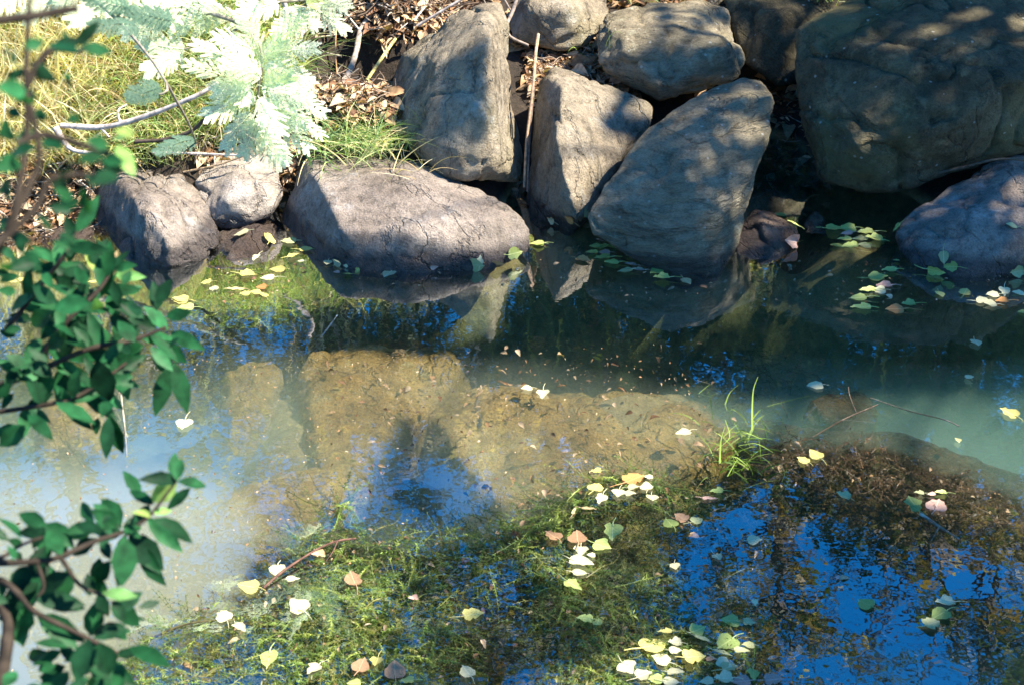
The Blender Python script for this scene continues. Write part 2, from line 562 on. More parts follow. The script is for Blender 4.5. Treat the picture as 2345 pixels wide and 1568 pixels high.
wxs = np.concatenate([[-59, -20, -8], np.linspace(-3.2, 3.2, 33), [8, 20, 59]])
wys = np.linspace(0.9, 6.2, 28)
wz = -1.6
gx, gy = np.meshgrid(wxs, wys)
nx, ny = len(wxs), len(wys)
top = np.stack([gx, gy, gx * 0], -1).reshape(-1, 3)
i = (np.arange(ny - 1)[:, None] * nx + np.arange(nx - 1)[None]).ravel()
wf = [np.stack([i, i + 1, i + nx + 1, i + nx], 1)]
n0 = nx * ny
wf.append(wf[0][:, ::-1] + n0)
for ring in ([np.arange(nx), 0], [np.arange(nx) + nx * (ny - 1), 1], [np.arange(ny) * nx, 1], [np.arange(ny) * nx + nx - 1, 0]):
    e = ring[0]
    q = np.stack([e[1:], e[:-1], e[:-1] + n0, e[1:] + n0], 1)
    wf.append(q if not ring[1] else q[:, ::-1])
water = link('water', mesh_np('water', np.vstack([top, top + [0, 0, wz]]), np.vstack(wf), M_WATER, smooth=False))


def cloud(label, poly, z0, z1, dens, col):
    m = bpy.data.materials.new('silt_cloud'); m.use_nodes = True
    nt = m.node_tree; nt.nodes.remove(nt.nodes['Principled BSDF'])
    vs = nd(nt, 'ShaderNodeVolumeScatter', i_Density=dens, i_Anisotropy=0.2)
    vs.inputs['Color'].default_value = (*col, 1)
    nt.links.new(vs.outputs[0], nt.nodes['Material Output'].inputs['Volume'])
    pts = np.array([W(px, py) for px, py in poly]); c = pts.mean(0)
    q = spline(np.vstack([pts, pts[:1]]), len(pts) * 6)[:-1]
    n = len(q)
    wob = 1 + 0.16 * fbm(q * 2.5 + 3, 2, 61)
    rs = np.linspace(1, 0.06, 14)
    K = 2 * len(rs) - 1
    prof = [(r, z1 - 0.004 * r) for r in rs[::-1]] + [(r, z1 - 0.008 + (z0 - z1) * (1 - r) ** 1.35) for r in rs[1:]]
    V = [c + (p - c) * r * w * np.array([1, 1, 0]) + np.array([0, 0, z]) for r, z in prof for p, w in zip(q, wob)]
    V += [c + np.array([0, 0, z1]), c + np.array([0, 0, z0])]
    bm = bmesh.new(); vv = [bm.verts.new(v) for v in V]
    for k in range(K - 1):
        for j in range(n):
            bm.faces.new([vv[k * n + j], vv[k * n + (j + 1) % n], vv[(k + 1) * n + (j + 1) % n], vv[(k + 1) * n + j]])
    for j in range(n):
        bm.faces.new([vv[j], vv[-2], vv[(j + 1) % n]]); bm.faces.new([vv[(K - 1) * n + j], vv[(K - 1) * n + (j + 1) % n], vv[-1]])
    bmesh.ops.recalc_face_normals(bm, faces=bm.faces[:])
    me = bpy.data.meshes.new('silt_cloud'); bm.to_mesh(me); bm.free(); me.materials.append(m)
    tag(link('silt_cloud', me), label, 'silt cloud', kind='stuff')


cloud('milky cream cloud of silt hanging in the water at lower left', [(-500, 1020), (100, 1010), (350, 1030), (560, 1100), (640, 1200), (580, 1330), (470, 1470), (300, 1700), (-500, 1800)], -0.85, -0.008, 6.5, (0.98, 0.89, 0.54))
cloud('faint bluish green cloud of silt over the sunken rocks and left pool', [(-500, 850), (100, 830), (350, 810), (600, 770), (1000, 800), (1500, 830), (1750, 930), (1500, 1100), (1200, 1200), (800, 1250), (300, 1250), (-500, 1300)], -0.8, -0.008, 2.3, (0.76, 0.92, 0.76))
cloud('teal cloud of silt behind the drowned brown ledge at right', [(1450, 880), (1750, 810), (2100, 820), (2550, 830), (2650, 1180), (2250, 1100), (2000, 1010), (1700, 980)], -0.8, -0.008, 2.6, (0.50, 0.88, 0.68))
tag(water, 'still murky stream water reflecting blue sky and trees', kind='structure')

# ------------------------------------------------------------------ boulders
BVHS = []


def hull_remesh(pts, voxel):
    bm = bmesh.new()
    for p in pts: bm.verts.new(p)
    bmesh.ops.convex_hull(bm, input=bm.verts[:])
    loose = [v for v in bm.verts if not v.link_faces]
    bmesh.ops.delete(bm, geom=loose, context='VERTS')
    bmesh.ops.recalc_face_normals(bm, faces=bm.faces[:])
    me = bpy.data.meshes.new('tmp'); bm.to_mesh(me); bm.free()
    o = bpy.data.objects.new('tmp', me); COL.objects.link(o)
    md = o.modifiers.new('r', 'REMESH'); md.mode = 'VOXEL'; md.voxel_size = voxel
    dg = bpy.context.evaluated_depsgraph_get()
    em = bpy.data.meshes.new_from_object(o.evaluated_get(dg))
    bpy.data.objects.remove(o); bpy.data.meshes.remove(me)
    return em


def relax(co, ed, it, lam=0.5):
    n = len(co)
    deg = np.bincount(ed.ravel(), minlength=n)[:, None]
    for _ in range(it):
        s = np.zeros_like(co)
        for k in range(3):
            s[:, k] = np.bincount(ed[:, 0], co[ed[:, 1], k], n) + np.bincount(ed[:, 1], co[ed[:, 0], k], n)
        co = co + lam * (s / np.maximum(deg, 1) - co)
    return co


def normals(me, co):
    me.vertices.foreach_set('co', co.astype(np.float32).ravel()); me.update()
    n = np.empty(len(co) * 3, dtype=np.float32); me.vertex_normals.foreach_get('vector', n)
    return n.reshape(-1, 3).astype(float)


def boulder(name, label, cat, outline, inner, T, mat, seed, shrink=0.72, voxel=0.011, rough=1.0, chips=10, chip=0.022,
            crack=1.0, sax=(1, 1, 1), group=None, smooth=4, pts3=None, grow=0.010):
    r = np.random.default_rng(seed)
    if pts3 is None:
        front = [P(*p) for p in outline]
        fc = np.mean(front, 0)
        back = []
        for p in front:
            d = norm(p - CAM)
            q = fc + (p - fc) * shrink + d * T
            back.append(q)
        pts = front + [P(*p) for p in inner] + back
    else:
        pts = pts3
    me = hull_remesh(pts, voxel)
    me.name = name
    n = len(me.vertices)
    co = np.empty(n * 3, dtype=np.float32); me.vertices.foreach_get('co', co); co = co.reshape(-1, 3).astype(float)
    ed = np.empty(len(me.edges) * 2, dtype=np.int32); me.edges.foreach_get('vertices', ed); ed = ed.reshape(-1, 2)
    c0 = co.mean(0)
    # large warps and chipped facets
    nr = normals(me, co)
    co = co + nr * grow
    nr = normals(me, co)
    co = co + nr * (0.018 * rough * fbm(co * 3.1 + seed, 3, seed))[:, None]
    for _ in range(chips):
        dv = norm(r.normal(size=3))
        h = (co - c0) @ dv
        lim = h.max() - chip * r.uniform(0.3, 1.6)
        over = np.maximum(h - lim, 0)
        co = co - dv * (over * 0.92)[:, None]
    co = relax(co, ed, max(1, smooth // 2))
    nr = normals(me, co)
    q = co * np.array(sax) * 1.0
    ridg = 1 - np.abs(noise(q * 4.2 + 0.35 * np.stack([fbm(co * 6, 2, seed + k) for k in range(3)], 1), seed + 3))
    d = 0.007 * rough * fbm(q * 9, 4, seed + 1) + 0.0035 * rough * fbm(q * 30, 3, seed + 2)
    st = fbm(q * 2.6 + 7, 3, seed + 8)
    step = np.floor(st * 4) / 4 + sstep(0.75, 1.0, (st * 4) % 1) / 4
    d = d + 0.026 * rough * (step - st) * crack - 0.022 * crack * ridg ** 18
    d = d + 0.01 * rough * fbm(q * 4.5, 2, seed + 4)
    co = co + nr * d[:, None]
    org = np.array([c0[0], c0[1], co[:, 2].min()])
    me.vertices.foreach_set('co', (co - org).astype(np.float32).ravel())
    me.polygons.foreach_set('use_smooth', np.ones(len(me.polygons), dtype=bool))
    me.materials.clear(); me.materials.append(mat)
    me.update()
    o = link(name, me)
    o.location = org
    tag(o, label, cat, group)
    tri = np.array([list(p.vertices)[:3] + [list(p.vertices)[-1]] for p in me.polygons])
    BVHS.append(BVHTree.FromPolygons([Vector(v) for v in co], [tuple(dict.fromkeys(t)) for t in tri.tolist()]))
    return o


GB = 'boulders along the far waterline'
# huge boulder, top right
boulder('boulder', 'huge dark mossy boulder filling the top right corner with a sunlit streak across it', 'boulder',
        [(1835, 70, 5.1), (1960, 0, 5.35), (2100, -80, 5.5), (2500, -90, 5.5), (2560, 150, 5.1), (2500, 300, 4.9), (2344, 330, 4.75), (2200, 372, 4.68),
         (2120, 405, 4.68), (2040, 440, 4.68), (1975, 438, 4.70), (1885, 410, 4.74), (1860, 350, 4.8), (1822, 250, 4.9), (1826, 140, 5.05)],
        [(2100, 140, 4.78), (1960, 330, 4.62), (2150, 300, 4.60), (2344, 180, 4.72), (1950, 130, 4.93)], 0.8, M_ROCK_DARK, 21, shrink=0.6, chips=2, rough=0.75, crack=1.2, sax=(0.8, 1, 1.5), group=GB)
# big rounded leaning boulder
boulder('boulder', 'big blue-grey egg-shaped boulder standing in the water right of the tan slab', 'boulder',
        [(1740, 182, 4.98), (1700, 178, 5.0), (1640, 205, 4.95), (1560, 245, 4.85), (1490, 300, 4.75), (1430, 365, 4.62), (1385, 420, 4.52), (1345, 490, 4.42), (1360, 535, 4.37),
         (1420, 575, 4.33), (1500, 610, 4.30), (1560, 660, 4.28), (1640, 640, 4.30), (1690, 560, 4.38), (1720, 440, 4.52), (1765, 300, 4.72), (1768, 230, 4.85)],
        [(1660, 260, 4.70), (1560, 400, 4.42), (1640, 500, 4.34), (1470, 480, 4.33), (1700, 330, 4.62), (1540, 560, 4.26)], 0.55, M_ROCK_GREY, 32, shrink=0.6, chips=2, rough=0.75, chip=0.018, smooth=3, crack=0.7, sax=(0.7, 0.7, 2.2), group=GB)
# long low front boulder
boulder('boulder', 'long low boulder with pale top tapering right, in front of the tall tan one', 'boulder',
        [(705, 365, 4.82), (790, 372, 4.84), (900, 355, 4.88), (1010, 400, 4.78), (1060, 430, 4.70), (1130, 460, 4.62), (1200, 500, 4.52), (1222, 530, 4.45), (1205, 575, 4.38), (1130, 605, 4.33),
         (960, 640, 4.29), (800, 630, 4.30), (700, 600, 4.46), (655, 550, 4.62), (648, 500, 4.72), (670, 440, 4.80), (690, 385, 4.86)],
        [(960, 430, 4.55), (850, 415, 4.62), (740, 430, 4.56), (1080, 510, 4.42), (930, 540, 4.31), (790, 530, 4.34), (720, 400, 4.68)], 0.45, M_ROCK_PINK, 43, shrink=0.6, chips=2, rough=0.75, smooth=3, crack=0.35, sax=(1.4, 1, 1), group=GB)
# tall central boulder
boulder('boulder', 'tall tan boulder with sunlit narrow right face and rounded top at upper centre', 'boulder',
        [(1118, 14, 5.25), (1140, 18, 5.30), (1152, 60, 5.25), (1172, 170, 5.16), (1195, 330, 5.03), (1192, 390, 4.95), (1184, 414, 4.86), (1120, 385, 4.72),
         (1060, 402, 4.70), (1010, 392, 4.74), (950, 335, 4.88), (910, 305, 5.04), (896, 265, 5.2), (900, 200, 5.3), (930, 130, 5.36), (975, 85, 5.40), (1050, 30, 5.34)],
        [(1020, 128, 4.98), (1108, 95, 4.88), (1118, 250, 4.74), (1125, 350, 4.69), (1000, 250, 4.84), (975, 320, 4.78), (1050, 350, 4.68)], 0.5, M_ROCK_TAN, 54, shrink=0.55, chips=2, rough=0.75, smooth=3, crack=1.0, sax=(1, 1, 0.8), group=GB)
# slab with the dark left face
boulder('boulder', 'tan wedge slab with sunlit right half and dark left face beside the tall boulder', 'boulder',
        [(1240, 165, 5.15), (1275, 158, 5.2), (1330, 180, 5.18), (1410, 205, 5.14), (1490, 245, 5.08), (1470, 300, 4.98), (1400, 430, 4.80), (1350, 500, 4.70), (1300, 540, 4.62),
         (1230, 520, 4.72), (1218, 460, 4.84), (1224, 330, 5.0)],
        [(1290, 195, 4.90), (1280, 330, 4.66), (1298, 430, 4.56), (1325, 495, 4.56)], 0.5, M_ROCK_TAN, 65, shrink=0.6, chips=2, rough=0.75, smooth=3, crack=0.7, group=GB)
# upper square boulder
boulder('boulder', 'squarish grey boulder with flat top above the egg-shaped boulder', 'boulder',
        [(1372, 55, 5.5), (1385, 35, 5.6), (1480, 14, 5.75), (1600, 10, 5.75), (1660, 30, 5.65), (1690, 80, 5.5), (1704, 140, 5.38), (1690, 175, 5.3), (1600, 215, 5.2), (1510, 235, 5.16),
         (1440, 190, 5.22), (1375, 150, 5.32), (1368, 100, 5.42)],
        [(1410, 75, 5.36), (1540, 70, 5.28), (1640, 95, 5.3), (1500, 190, 5.12), (1640, 160, 5.2), (1450, 130, 5.2)], 0.45, M_ROCK_GREY, 76, shrink=0.6, chips=2, rough=0.75, chip=0.018, smooth=3, crack=0.9, group=GB)
# back boulders
boulder('boulder', 'two-faced boulder half cut off by the top edge, right of the tall tan boulder', 'boulder',
        [(1165, 60, 5.75), (1185, 10, 5.85), (1230, -50, 6.0), (1370, -55, 6.0), (1392, 20, 5.85), (1385, 60, 5.75), (1340, 105, 5.6), (1270, 105, 5.58), (1180, 95, 5.65)],
        [(1300, 30, 5.58), (1220, 20, 5.62), (1305, -10, 5.7)], 0.4, M_ROCK_TAN, 87, shrink=0.6, chips=2, rough=0.75, chip=0.015, smooth=3, group=GB)
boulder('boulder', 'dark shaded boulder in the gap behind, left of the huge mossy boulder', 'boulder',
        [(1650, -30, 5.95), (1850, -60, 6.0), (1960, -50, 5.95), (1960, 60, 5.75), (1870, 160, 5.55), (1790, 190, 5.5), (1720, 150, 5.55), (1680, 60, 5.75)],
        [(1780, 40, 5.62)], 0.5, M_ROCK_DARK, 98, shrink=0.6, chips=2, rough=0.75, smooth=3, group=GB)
boulder('boulder', 'small pale boulder peeking over the top edge behind the squarish boulder', 'boulder',
        [(1590, 5, 6.2), (1620, -45, 6.3), (1680, -40, 6.3), (1690, 20, 6.15), (1650, 50, 6.1), (1600, 40, 6.12)], [(1640, 0, 6.08)], 0.3, M_ROCK_TAN, 109, chips=2, rough=0.75, voxel=0.014, group=GB)
# lower right boulder
boulder('boulder', 'purple-grey rounded boulder at the right edge below the huge mossy one', 'boulder',
        [(2330, 362, 4.78), (2420, 380, 4.78), (2520, 470, 4.6), (2500, 600, 4.34), (2344, 632, 4.27), (2200, 640, 4.26), (2110, 610, 4.32), (2070, 570, 4.40), (2062, 530, 4.47), (2110, 485, 4.56), (2180, 430, 4.67), (2250, 385, 4.75)],
        [(2250, 470, 4.44), (2180, 510, 4.38), (2330, 540, 4.28), (2150, 590, 4.30)], 0.5, M_ROCK_PINK, 120, shrink=0.62, chips=2, rough=0.75, chip=0.018, smooth=3, crack=0.8, group=GB)
# left boulder
boulder('boulder', 'low boulder with bright top and dark pitted left face at the left waterline', 'boulder',
        [(235, 392, 4.86), (300, 378, 4.92), (365, 380, 4.92), (425, 402, 4.84), (470, 460, 4.70), (500, 520, 4.56), (503, 560, 4.46), (470, 600, 4.38), (400, 615, 4.32), (300, 620, 4.40), (220, 590, 4.62), (192, 530, 4.78), (198, 470, 4.86), (225, 420, 4.90)],
        [(285, 405, 4.72), (335, 465, 4.46), (400, 480, 4.50), (440, 540, 4.42), (385, 560, 4.32)], 0.4, M_ROCK_PINK, 131, shrink=0.6, chips=2, rough=0.75, chip=0.018, smooth=3, crack=1.0, sax=(1.2, 1, 0.8), group=GB)
boulder('boulder', 'small pale boulder behind, between the left boulder and the long low boulder', 'boulder',
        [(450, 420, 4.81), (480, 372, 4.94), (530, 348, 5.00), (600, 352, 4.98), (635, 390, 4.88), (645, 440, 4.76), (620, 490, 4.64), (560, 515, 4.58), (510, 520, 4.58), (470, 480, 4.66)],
        [(540, 410, 4.68), (520, 460, 4.60), (600, 440, 4.64)], 0.3, M_ROCK_PALE_LIT, 142, shrink=0.6, chips=2, rough=0.75, chip=0.02, smooth=3, crack=1.0, group=GB)
# small stones
boulder('stone', 'small reddish stone at the water right of the egg-shaped boulder', 'stone',
        [(1700, 520, 4.6), (1730, 478, 4.7), (1770, 490, 4.68), (1822, 530, 4.56), (1815, 565, 4.48), (1770, 600, 4.4), (1700, 595, 4.42), (1680, 560, 4.5)],
        [(1750, 530, 4.48)], 0.18, M_ROCK_BROWN, 153, chips=2, rough=0.75, chip=0.012, voxel=0.008)
boulder('stone', 'tiny grey pointed stone in the dark gap under the huge mossy boulder', 'stone',
        [(1840, 510, 4.66), (1868, 480, 4.72), (1888, 500, 4.68), (1892, 540, 4.58), (1840, 538, 4.58)], [(1866, 515, 4.62)], 0.1, M_ROCK_GREY, 164, chips=2, rough=0.75, chip=0.008, voxel=0.006)
boulder('stone', 'pale stone half buried in litter at the far left edge', 'stone',
        [(72, 460, 4.95), (85, 425, 5.02), (140, 415, 5.04), (165, 440, 4.98), (150, 475, 4.9), (95, 490, 4.88)], [(115, 450, 4.88)], 0.15, M_ROCK_PINK, 175, chips=2, rough=0.75, chip=0.01, voxel=0.008)
boulder('stone', 'flat brown stone at the water left of the left boulder, behind the shrub', 'stone',
        [(90, 560, 4.58), (150, 530, 4.66), (205, 540, 4.62), (210, 590, 4.5), (150, 610, 4.42), (90, 600, 4.45)], [(150, 560, 4.5)], 0.2, M_ROCK_BROWN, 186, chips=2, rough=0.75, chip=0.01, voxel=0.009)


def sunken(label, poly, z, mat, seed, depth=0.35, dome=0.03, name='sunken_rock', **kw):
    top = [W(px, py, z) for px, py in poly]
    c = np.mean(top, 0)
    pts = top + [c + (p - c) * 0.6 + np.array([0, 0, dome]) for p in top] + [c + (p - c) * 1.12 - np.array([0, 0, depth]) for p in top] + [c + (p - c) * 1.08 - np.array([0, 0, 0.05]) for p in top]
    return boulder(name, label, 'rock', None, None, 0, mat, seed, pts3=pts, voxel=0.013, **{'rough': 1.25, 'smooth': 6, **kw})


sunken('broad silt-covered rock lying just under the water in the middle of the pool',
       [(985, 945), (1060, 905), (1250, 885), (1450, 895), (1610, 930), (1680, 1000), (1600, 1060), (1400, 1100), (1190, 1150), (1130, 1135), (1075, 1050)], -0.10, M_ROCK_SILT, 201, chips=5)
sunken('brown silt-covered sunken rock left of the dark underwater gap',
       [(690, 835), (860, 800), (1000, 800), (1055, 850), (985, 935), (925, 1000), (870, 1065), (740, 1070), (700, 960)], -0.10, M_ROCK_SILT, 202, chips=5)
sunken('pinkish brown flat sunken rock above the green weed at left',
       [(520, 1115), (700, 1065), (830, 1080), (880, 1140), (760, 1185), (600, 1240), (480, 1200)], -0.12, M_ROCK_SILT, 203, chips=4)
sunken('small yellowish sunken rock at the edge of the weed in the middle', [(850, 1125), (940, 1095), (1010, 1110), (1000, 1150), (880, 1165)], -0.06, M_ROCK_SILT, 204, chips=3)
sunken('dark brown weedy sunken ledge along the right side of the pool',
       [(1700, 960), (1850, 965), (1980, 995), (2100, 1010), (2200, 1050), (2290, 1075), (2420, 1100), (2450, 1230), (2200, 1240), (1900, 1160), (1740, 1070)], -0.095, M_ROCK_WEED, 205, chips=4, rough=1.0)
sunken('black rounded sunken rock by the water grass right of centre', [(1835, 945), (1880, 912), (1990, 906), (2010, 935), (1920, 970)], -0.06, M_ROCK_WEED, 206, chips=3)
sunken('flat cracked brown rock barely awash between the left boulder and the long one', [(505, 530), (560, 505), (640, 512), (632, 560), (580, 600), (512, 612)], -0.022, M_ROCK_BROWN, 207, depth=0.2, dome=0.02, chips=4)
sunken('small orange-brown sunken rock near the top of the brown one, under the long boulder', [(950, 800), (1000, 785), (1055, 800), (1060, 840), (1000, 850), (955, 840)], -0.05, M_ROCK_SILT, 208, depth=0.3, chips=3)
sunken('pale sunken rock behind the shrub leaves on the left', [(500, 850), (560, 835), (640, 850), (630, 920), (560, 1000), (515, 1000)], -0.13, M_ROCK_SILT, 209, chips=3)
sunken('brown sunken rock deep beside the milky water at far left', [(60, 930), (200, 900), (260, 930), (220, 1010), (90, 1020)], -0.12, M_ROCK_SILT, 210, chips=3)


def hit(px, py):
    """first boulder hit along the sight line, else None"""
    d = ray(px, py); d = d / np.linalg.norm(d)
    best = None
    for b in BVHS:
        h = b.ray_cast(Vector(CAM), Vector(d))
        if h[0] is not None and h[0].z > 0.0 and (best is None or h[3] < best[2]):
            best = (np.array(h[0]), np.array(h[1]), h[3])
    return best


# ------------------------------------------------------------------ floating leaves
def leaf_shape(seed, narrow=1.0, curl=0.10):
    """heart-shaped poplar leaf lying in xy, width 1, stalk towards -y; x is across"""
    r = np.random.default_rng(seed)
    half = np.array([(0.0, -0.40), (0.16, -0.47), (0.34, -0.42), (0.47, -0.27), (0.50, -0.10), (0.45, 0.06), (0.34, 0.22), (0.21, 0.36), (0.10, 0.48), (0.0, 0.60)])
    half[:, 0] *= narrow
    out = []
    L = half.copy(); Rr = half.copy()
    L[1:-1] += r.normal(0, 0.028, L[1:-1].shape); Rr[1:-1] += r.normal(0, 0.028, L[1:-1].shape)
    if seed % 2:
        q_ = r.integers(4, 8); Rr[q_, 0] *= 0.62; L[r.integers(3, 8), 0] *= .8
    rows = len(half)
    ks = np.array([-1, -0.66, -0.33, 0, 0.33, 0.66, 1])
    V = []
    bend = r.uniform(-0.2, 0.35) * curl / 0.1
    for j in range(rows):
        for k in ks:
            e = Rr[j] if k > 0 else L[j]
            y = half[j, 1] * (1 - abs(k)) + e[1] * abs(k) if 0 < j < rows - 1 else half[j, 1]
            x = np.sign(k) * e[0] * abs(k) if 0 < j < rows - 1 else k * 0.004
            z = curl * (abs(k) ** 2) * r.uniform(0.6, 1.3) * e[0] * 2 * 0.5 + bend * 0.22 * max(0, y + 0.1) ** 2 + 0.02 * np.sin(y * 14 + k * 3) * abs(k)
            V.append((x, y, z))
    F = []
    m = len(ks)
    for j in range(rows - 1):
        for k in range(m - 1):
            a = j * m + k
            F.append((a, a + 1, a + 1 + m, a + m))
    return np.array(V), np.array(F)


LM = {
    'C': (float_leaf_mat('cream_leaf', (0.60, 0.58, 0.34), (0.50, 0.42, 0.22), (0.70, 0.69, 0.46)), 'cream'),
    'Y': (float_leaf_mat('yellow_leaf', (0.58, 0.53, 0.15), (0.46, 0.34, 0.10), (0.68, 0.65, 0.27)), 'yellow'),
    'YG': (float_leaf_mat('lime_leaf', (0.44, 0.54, 0.14), (0.35, 0.38, 0.10), (0.62, 0.66, 0.28)), 'lime green'),
    'G': (float_leaf_mat('green_leaf', (0.27, 0.37, 0.10), (0.22, 0.27, 0.07), (0.40, 0.47, 0.17)), 'green'),
    'B': (float_leaf_mat('grey_green_leaf', (0.42, 0.44, 0.20), (0.30, 0.31, 0.13), (0.54, 0.54, 0.30)), 'grey-green'),
    'R': (float_leaf_mat('brown_leaf', (0.40, 0.24, 0.13), (0.24, 0.13, 0.07), (0.50, 0.34, 0.20)), 'brown'),
    'P': (float_leaf_mat('pinkish_leaf', (0.52, 0.33, 0.26), (0.34, 0.20, 0.15), (0.64, 0.48, 0.40)), 'pinkish'),
    'O': (float_leaf_mat('orange_leaf', (0.55, 0.26, 0.08), (0.36, 0.15, 0.05), (0.66, 0.40, 0.16)), 'orange'),
    'T': (float_leaf_mat('tan_leaf', (0.58, 0.42, 0.20), (0.44, 0.26, 0.10), (0.70, 0.56, 0.32)), 'tan'),
}
BLADES, NARROW = [], []
for q in range(14):
    BLADES.append(mesh_np('leaf', *leaf_shape(300 + q, (1.0, .85, 1.08, .72, .95)[q % 5], (.08, .2, .12, .34, .05, .16)[q % 6]), LM['C'][0]))
for q in range(3):
    NARROW.append(mesh_np('leaf', *leaf_shape(330 + q, 0.36, 0.22), LM['C'][0]))
CURLED = mesh_np('leaf', *leaf_shape(340, 0.8, 0.75), LM['C'][0])
acc = Acc()
acc.tube(spline([(0, -0.38, 0.01), (0.015, -0.62, 0.03), (-0.03, -0.86, 0.05), (-0.10, -1.15, 0.02)], 8), 0.030, 0.022, (1, 1, 1), 5)
STALK = mesh_np('leaf_stalk', np.concatenate(acc.V), np.concatenate(acc.F), LM['C'][0])

TABS = {'A': (1200, 1072, 2.6056), 'B': (1800, 1000, 2.333), 'C': (400, 1250, 2.6056), 'D': (400, 500, 2.345), 'E': (1300, 480, 1.9542),
        'F': (1500, 700, 2.345), 'G': (600, 700, 2.6056), 'H': (0, 560, 2.614)}
LEAVES = {
    'A': "663,312,115,235,Y 905,262,150,200,O 1000,250,60,0,C 900,318,75,180,C 985,305,100,270,C 697,385,100,60,C 808,352,90,70,C 880,360,70,180,C 1022,377,85,90,C 525,465,80,240,T,n 615,452,110,180,T,n 1433,343,90,0,G 1385,383,120,180,P,n 2240,370,95,340,B 1133,545,115,300,G 1205,512,100,330,R 1305,523,85,200,B 387,622,140,320,R 545,635,150,270,R 770,597,160,80,YG 700,683,125,160,YG 568,717,95,85,C 635,748,55,0,C 565,795,165,165,C 560,857,110,180,C 517,935,130,150,YG 1668,652,95,180,C 1435,765,75,130,C 1167,812,75,90,C 598,1150,110,0,YG 675,1175,70,250,YG 1675,1052,55,90,C 1522,1160,120,0,G 1635,1173,80,180,B 1310,1225,110,200,YG 1340,1283,135,160,B,n 1495,1298,155,30,G 1585,1355,100,180,B 1460,1368,150,170,B,n 1105,1237,95,0,Y 1030,1315,200,200,Y 1170,1303,90,0,C 1165,1353,80,180,C 1285,1398,150,190,Y 1080,1407,125,340,C 1395,1408,70,180,R 1475,1435,110,150,C 1508,1465,115,200,B 860,1458,125,130,C 965,1508,110,200,C 1045,1537,90,0,YG 1165,1497,110,170,C 1140,1550,120,180,C 1665,1505,115,80,G 1370,1548,90,0,C 1480,1535,120,0,C 1590,1545,120,0,P 1790,1538,120,180,P 1635,1320,80,0,B 665,215,75,0,Y",
    'B': "445,262,105,310,Y 375,295,80,330,Y 995,535,100,290,G 1010,575,70,320,G 1135,550,120,230,P 1160,480,70,0,YG 1105,490,50,0,P 1035,485,60,0,B 730,1110,110,320,G 1185,1105,105,0,C 1155,1175,115,20,G 1105,1230,110,200,B",
    'C': "720,372,115,90,C 820,435,85,190,C 545,485,145,350,Y 1205,437,145,300,R 1590,560,65,0,P,k 855,607,140,330,C 385,672,105,310,C 485,748,125,140,C 668,938,175,90,YG 955,1005,130,50,C 1255,985,130,250,R 1355,965,100,80,Y 1470,1012,150,280,R 1965,660,135,190,Y 1928,1025,115,310,C 1550,1085,95,0,YG 1215,1095,90,0,YG 985,290,95,0,T,k",
    'D': "450,172,90,0,C 597,195,85,300,Y 718,213,90,0,B 530,312,80,60,C 815,265,90,180,Y 740,302,75,200,Y 655,375,92,0,Y 478,408,98,180,Y 597,427,82,0,C 245,455,62,0,Y 290,483,60,270,C 410,490,130,0,T,n 562,480,65,0,O 468,520,62,0,Y 528,508,65,0,Y 572,525,55,330,Y 938,340,55,80,C 1005,322,75,0,C,k 1045,348,35,0,C 1108,375,42,60,YG 1050,405,50,0,G 990,400,40,0,P 1287,400,90,40,C 1545,352,45,180,P,k 1790,345,95,190,B 1810,318,55,270,C 1910,330,85,200,T 2003,278,100,190,YG 2140,232,85,0,YG 2222,85,50,0,C 97,550,95,0,Y 130,600,100,0,YG 785,333,45,0,C 800,377,40,0,O",
    'E': "300,240,55,0,YG 343,248,60,20,YG 385,245,45,0,YG 285,275,60,0,YG 345,272,55,0,P 335,297,80,0,YG 380,320,70,0,YG 240,308,75,170,O 330,200,40,120,P 465,290,40,0,B 500,310,65,100,P,k 470,335,60,0,P 445,358,75,0,B 500,355,65,0,P 590,362,75,20,G 618,397,80,0,YG 735,408,60,140,T 28,232,60,0,YG 250,85,55,90,B 180,105,55,0,O 1180,92,60,0,G 1240,135,60,0,YG 1225,215,95,0,P,k 1440,163,90,180,YG 1505,155,80,0,YG 1590,177,80,0,YG 1500,183,60,0,P 1490,213,70,0,YG 1565,205,75,0,B 1635,210,90,0,YG 1455,243,65,0,G 1515,243,80,0,YG 1585,238,60,0,B 1745,152,50,0,YG 1735,312,30,0,Y 1703,358,70,0,YG 1645,390,90,180,G 1680,430,75,0,P 1655,455,60,0,C 1600,457,80,0,YG 1555,488,85,0,YG 1570,535,100,0,YG 1730,545,85,0,O 1795,522,65,0,G 1945,470,55,100,Y 2063,462,62,220,Y 2195,475,60,0,C 2250,462,70,60,C 2320,465,60,0,C 2150,505,75,180,C 2185,520,60,0,C 2240,507,60,0,O 2335,555,40,0,YG 1925,350,85,90,YG 1960,290,70,80,B 1995,335,70,0,G 2285,145,55,0,B 2310,355,65,60,B",
    'F': "2070,328,75,90,C 2025,527,55,300,C 1150,570,95,0,C 2260,730,110,330,Y 395,842,90,10,C 1965,890,50,90,B",
    'G': "1790,652,75,10,C 1890,687,85,80,C",
    'H': "1175,1250,115,90,C 85,350,55,0,Y 150,328,75,0,Y 600,345,80,0,Y 1150,455,90,0,Y",
}
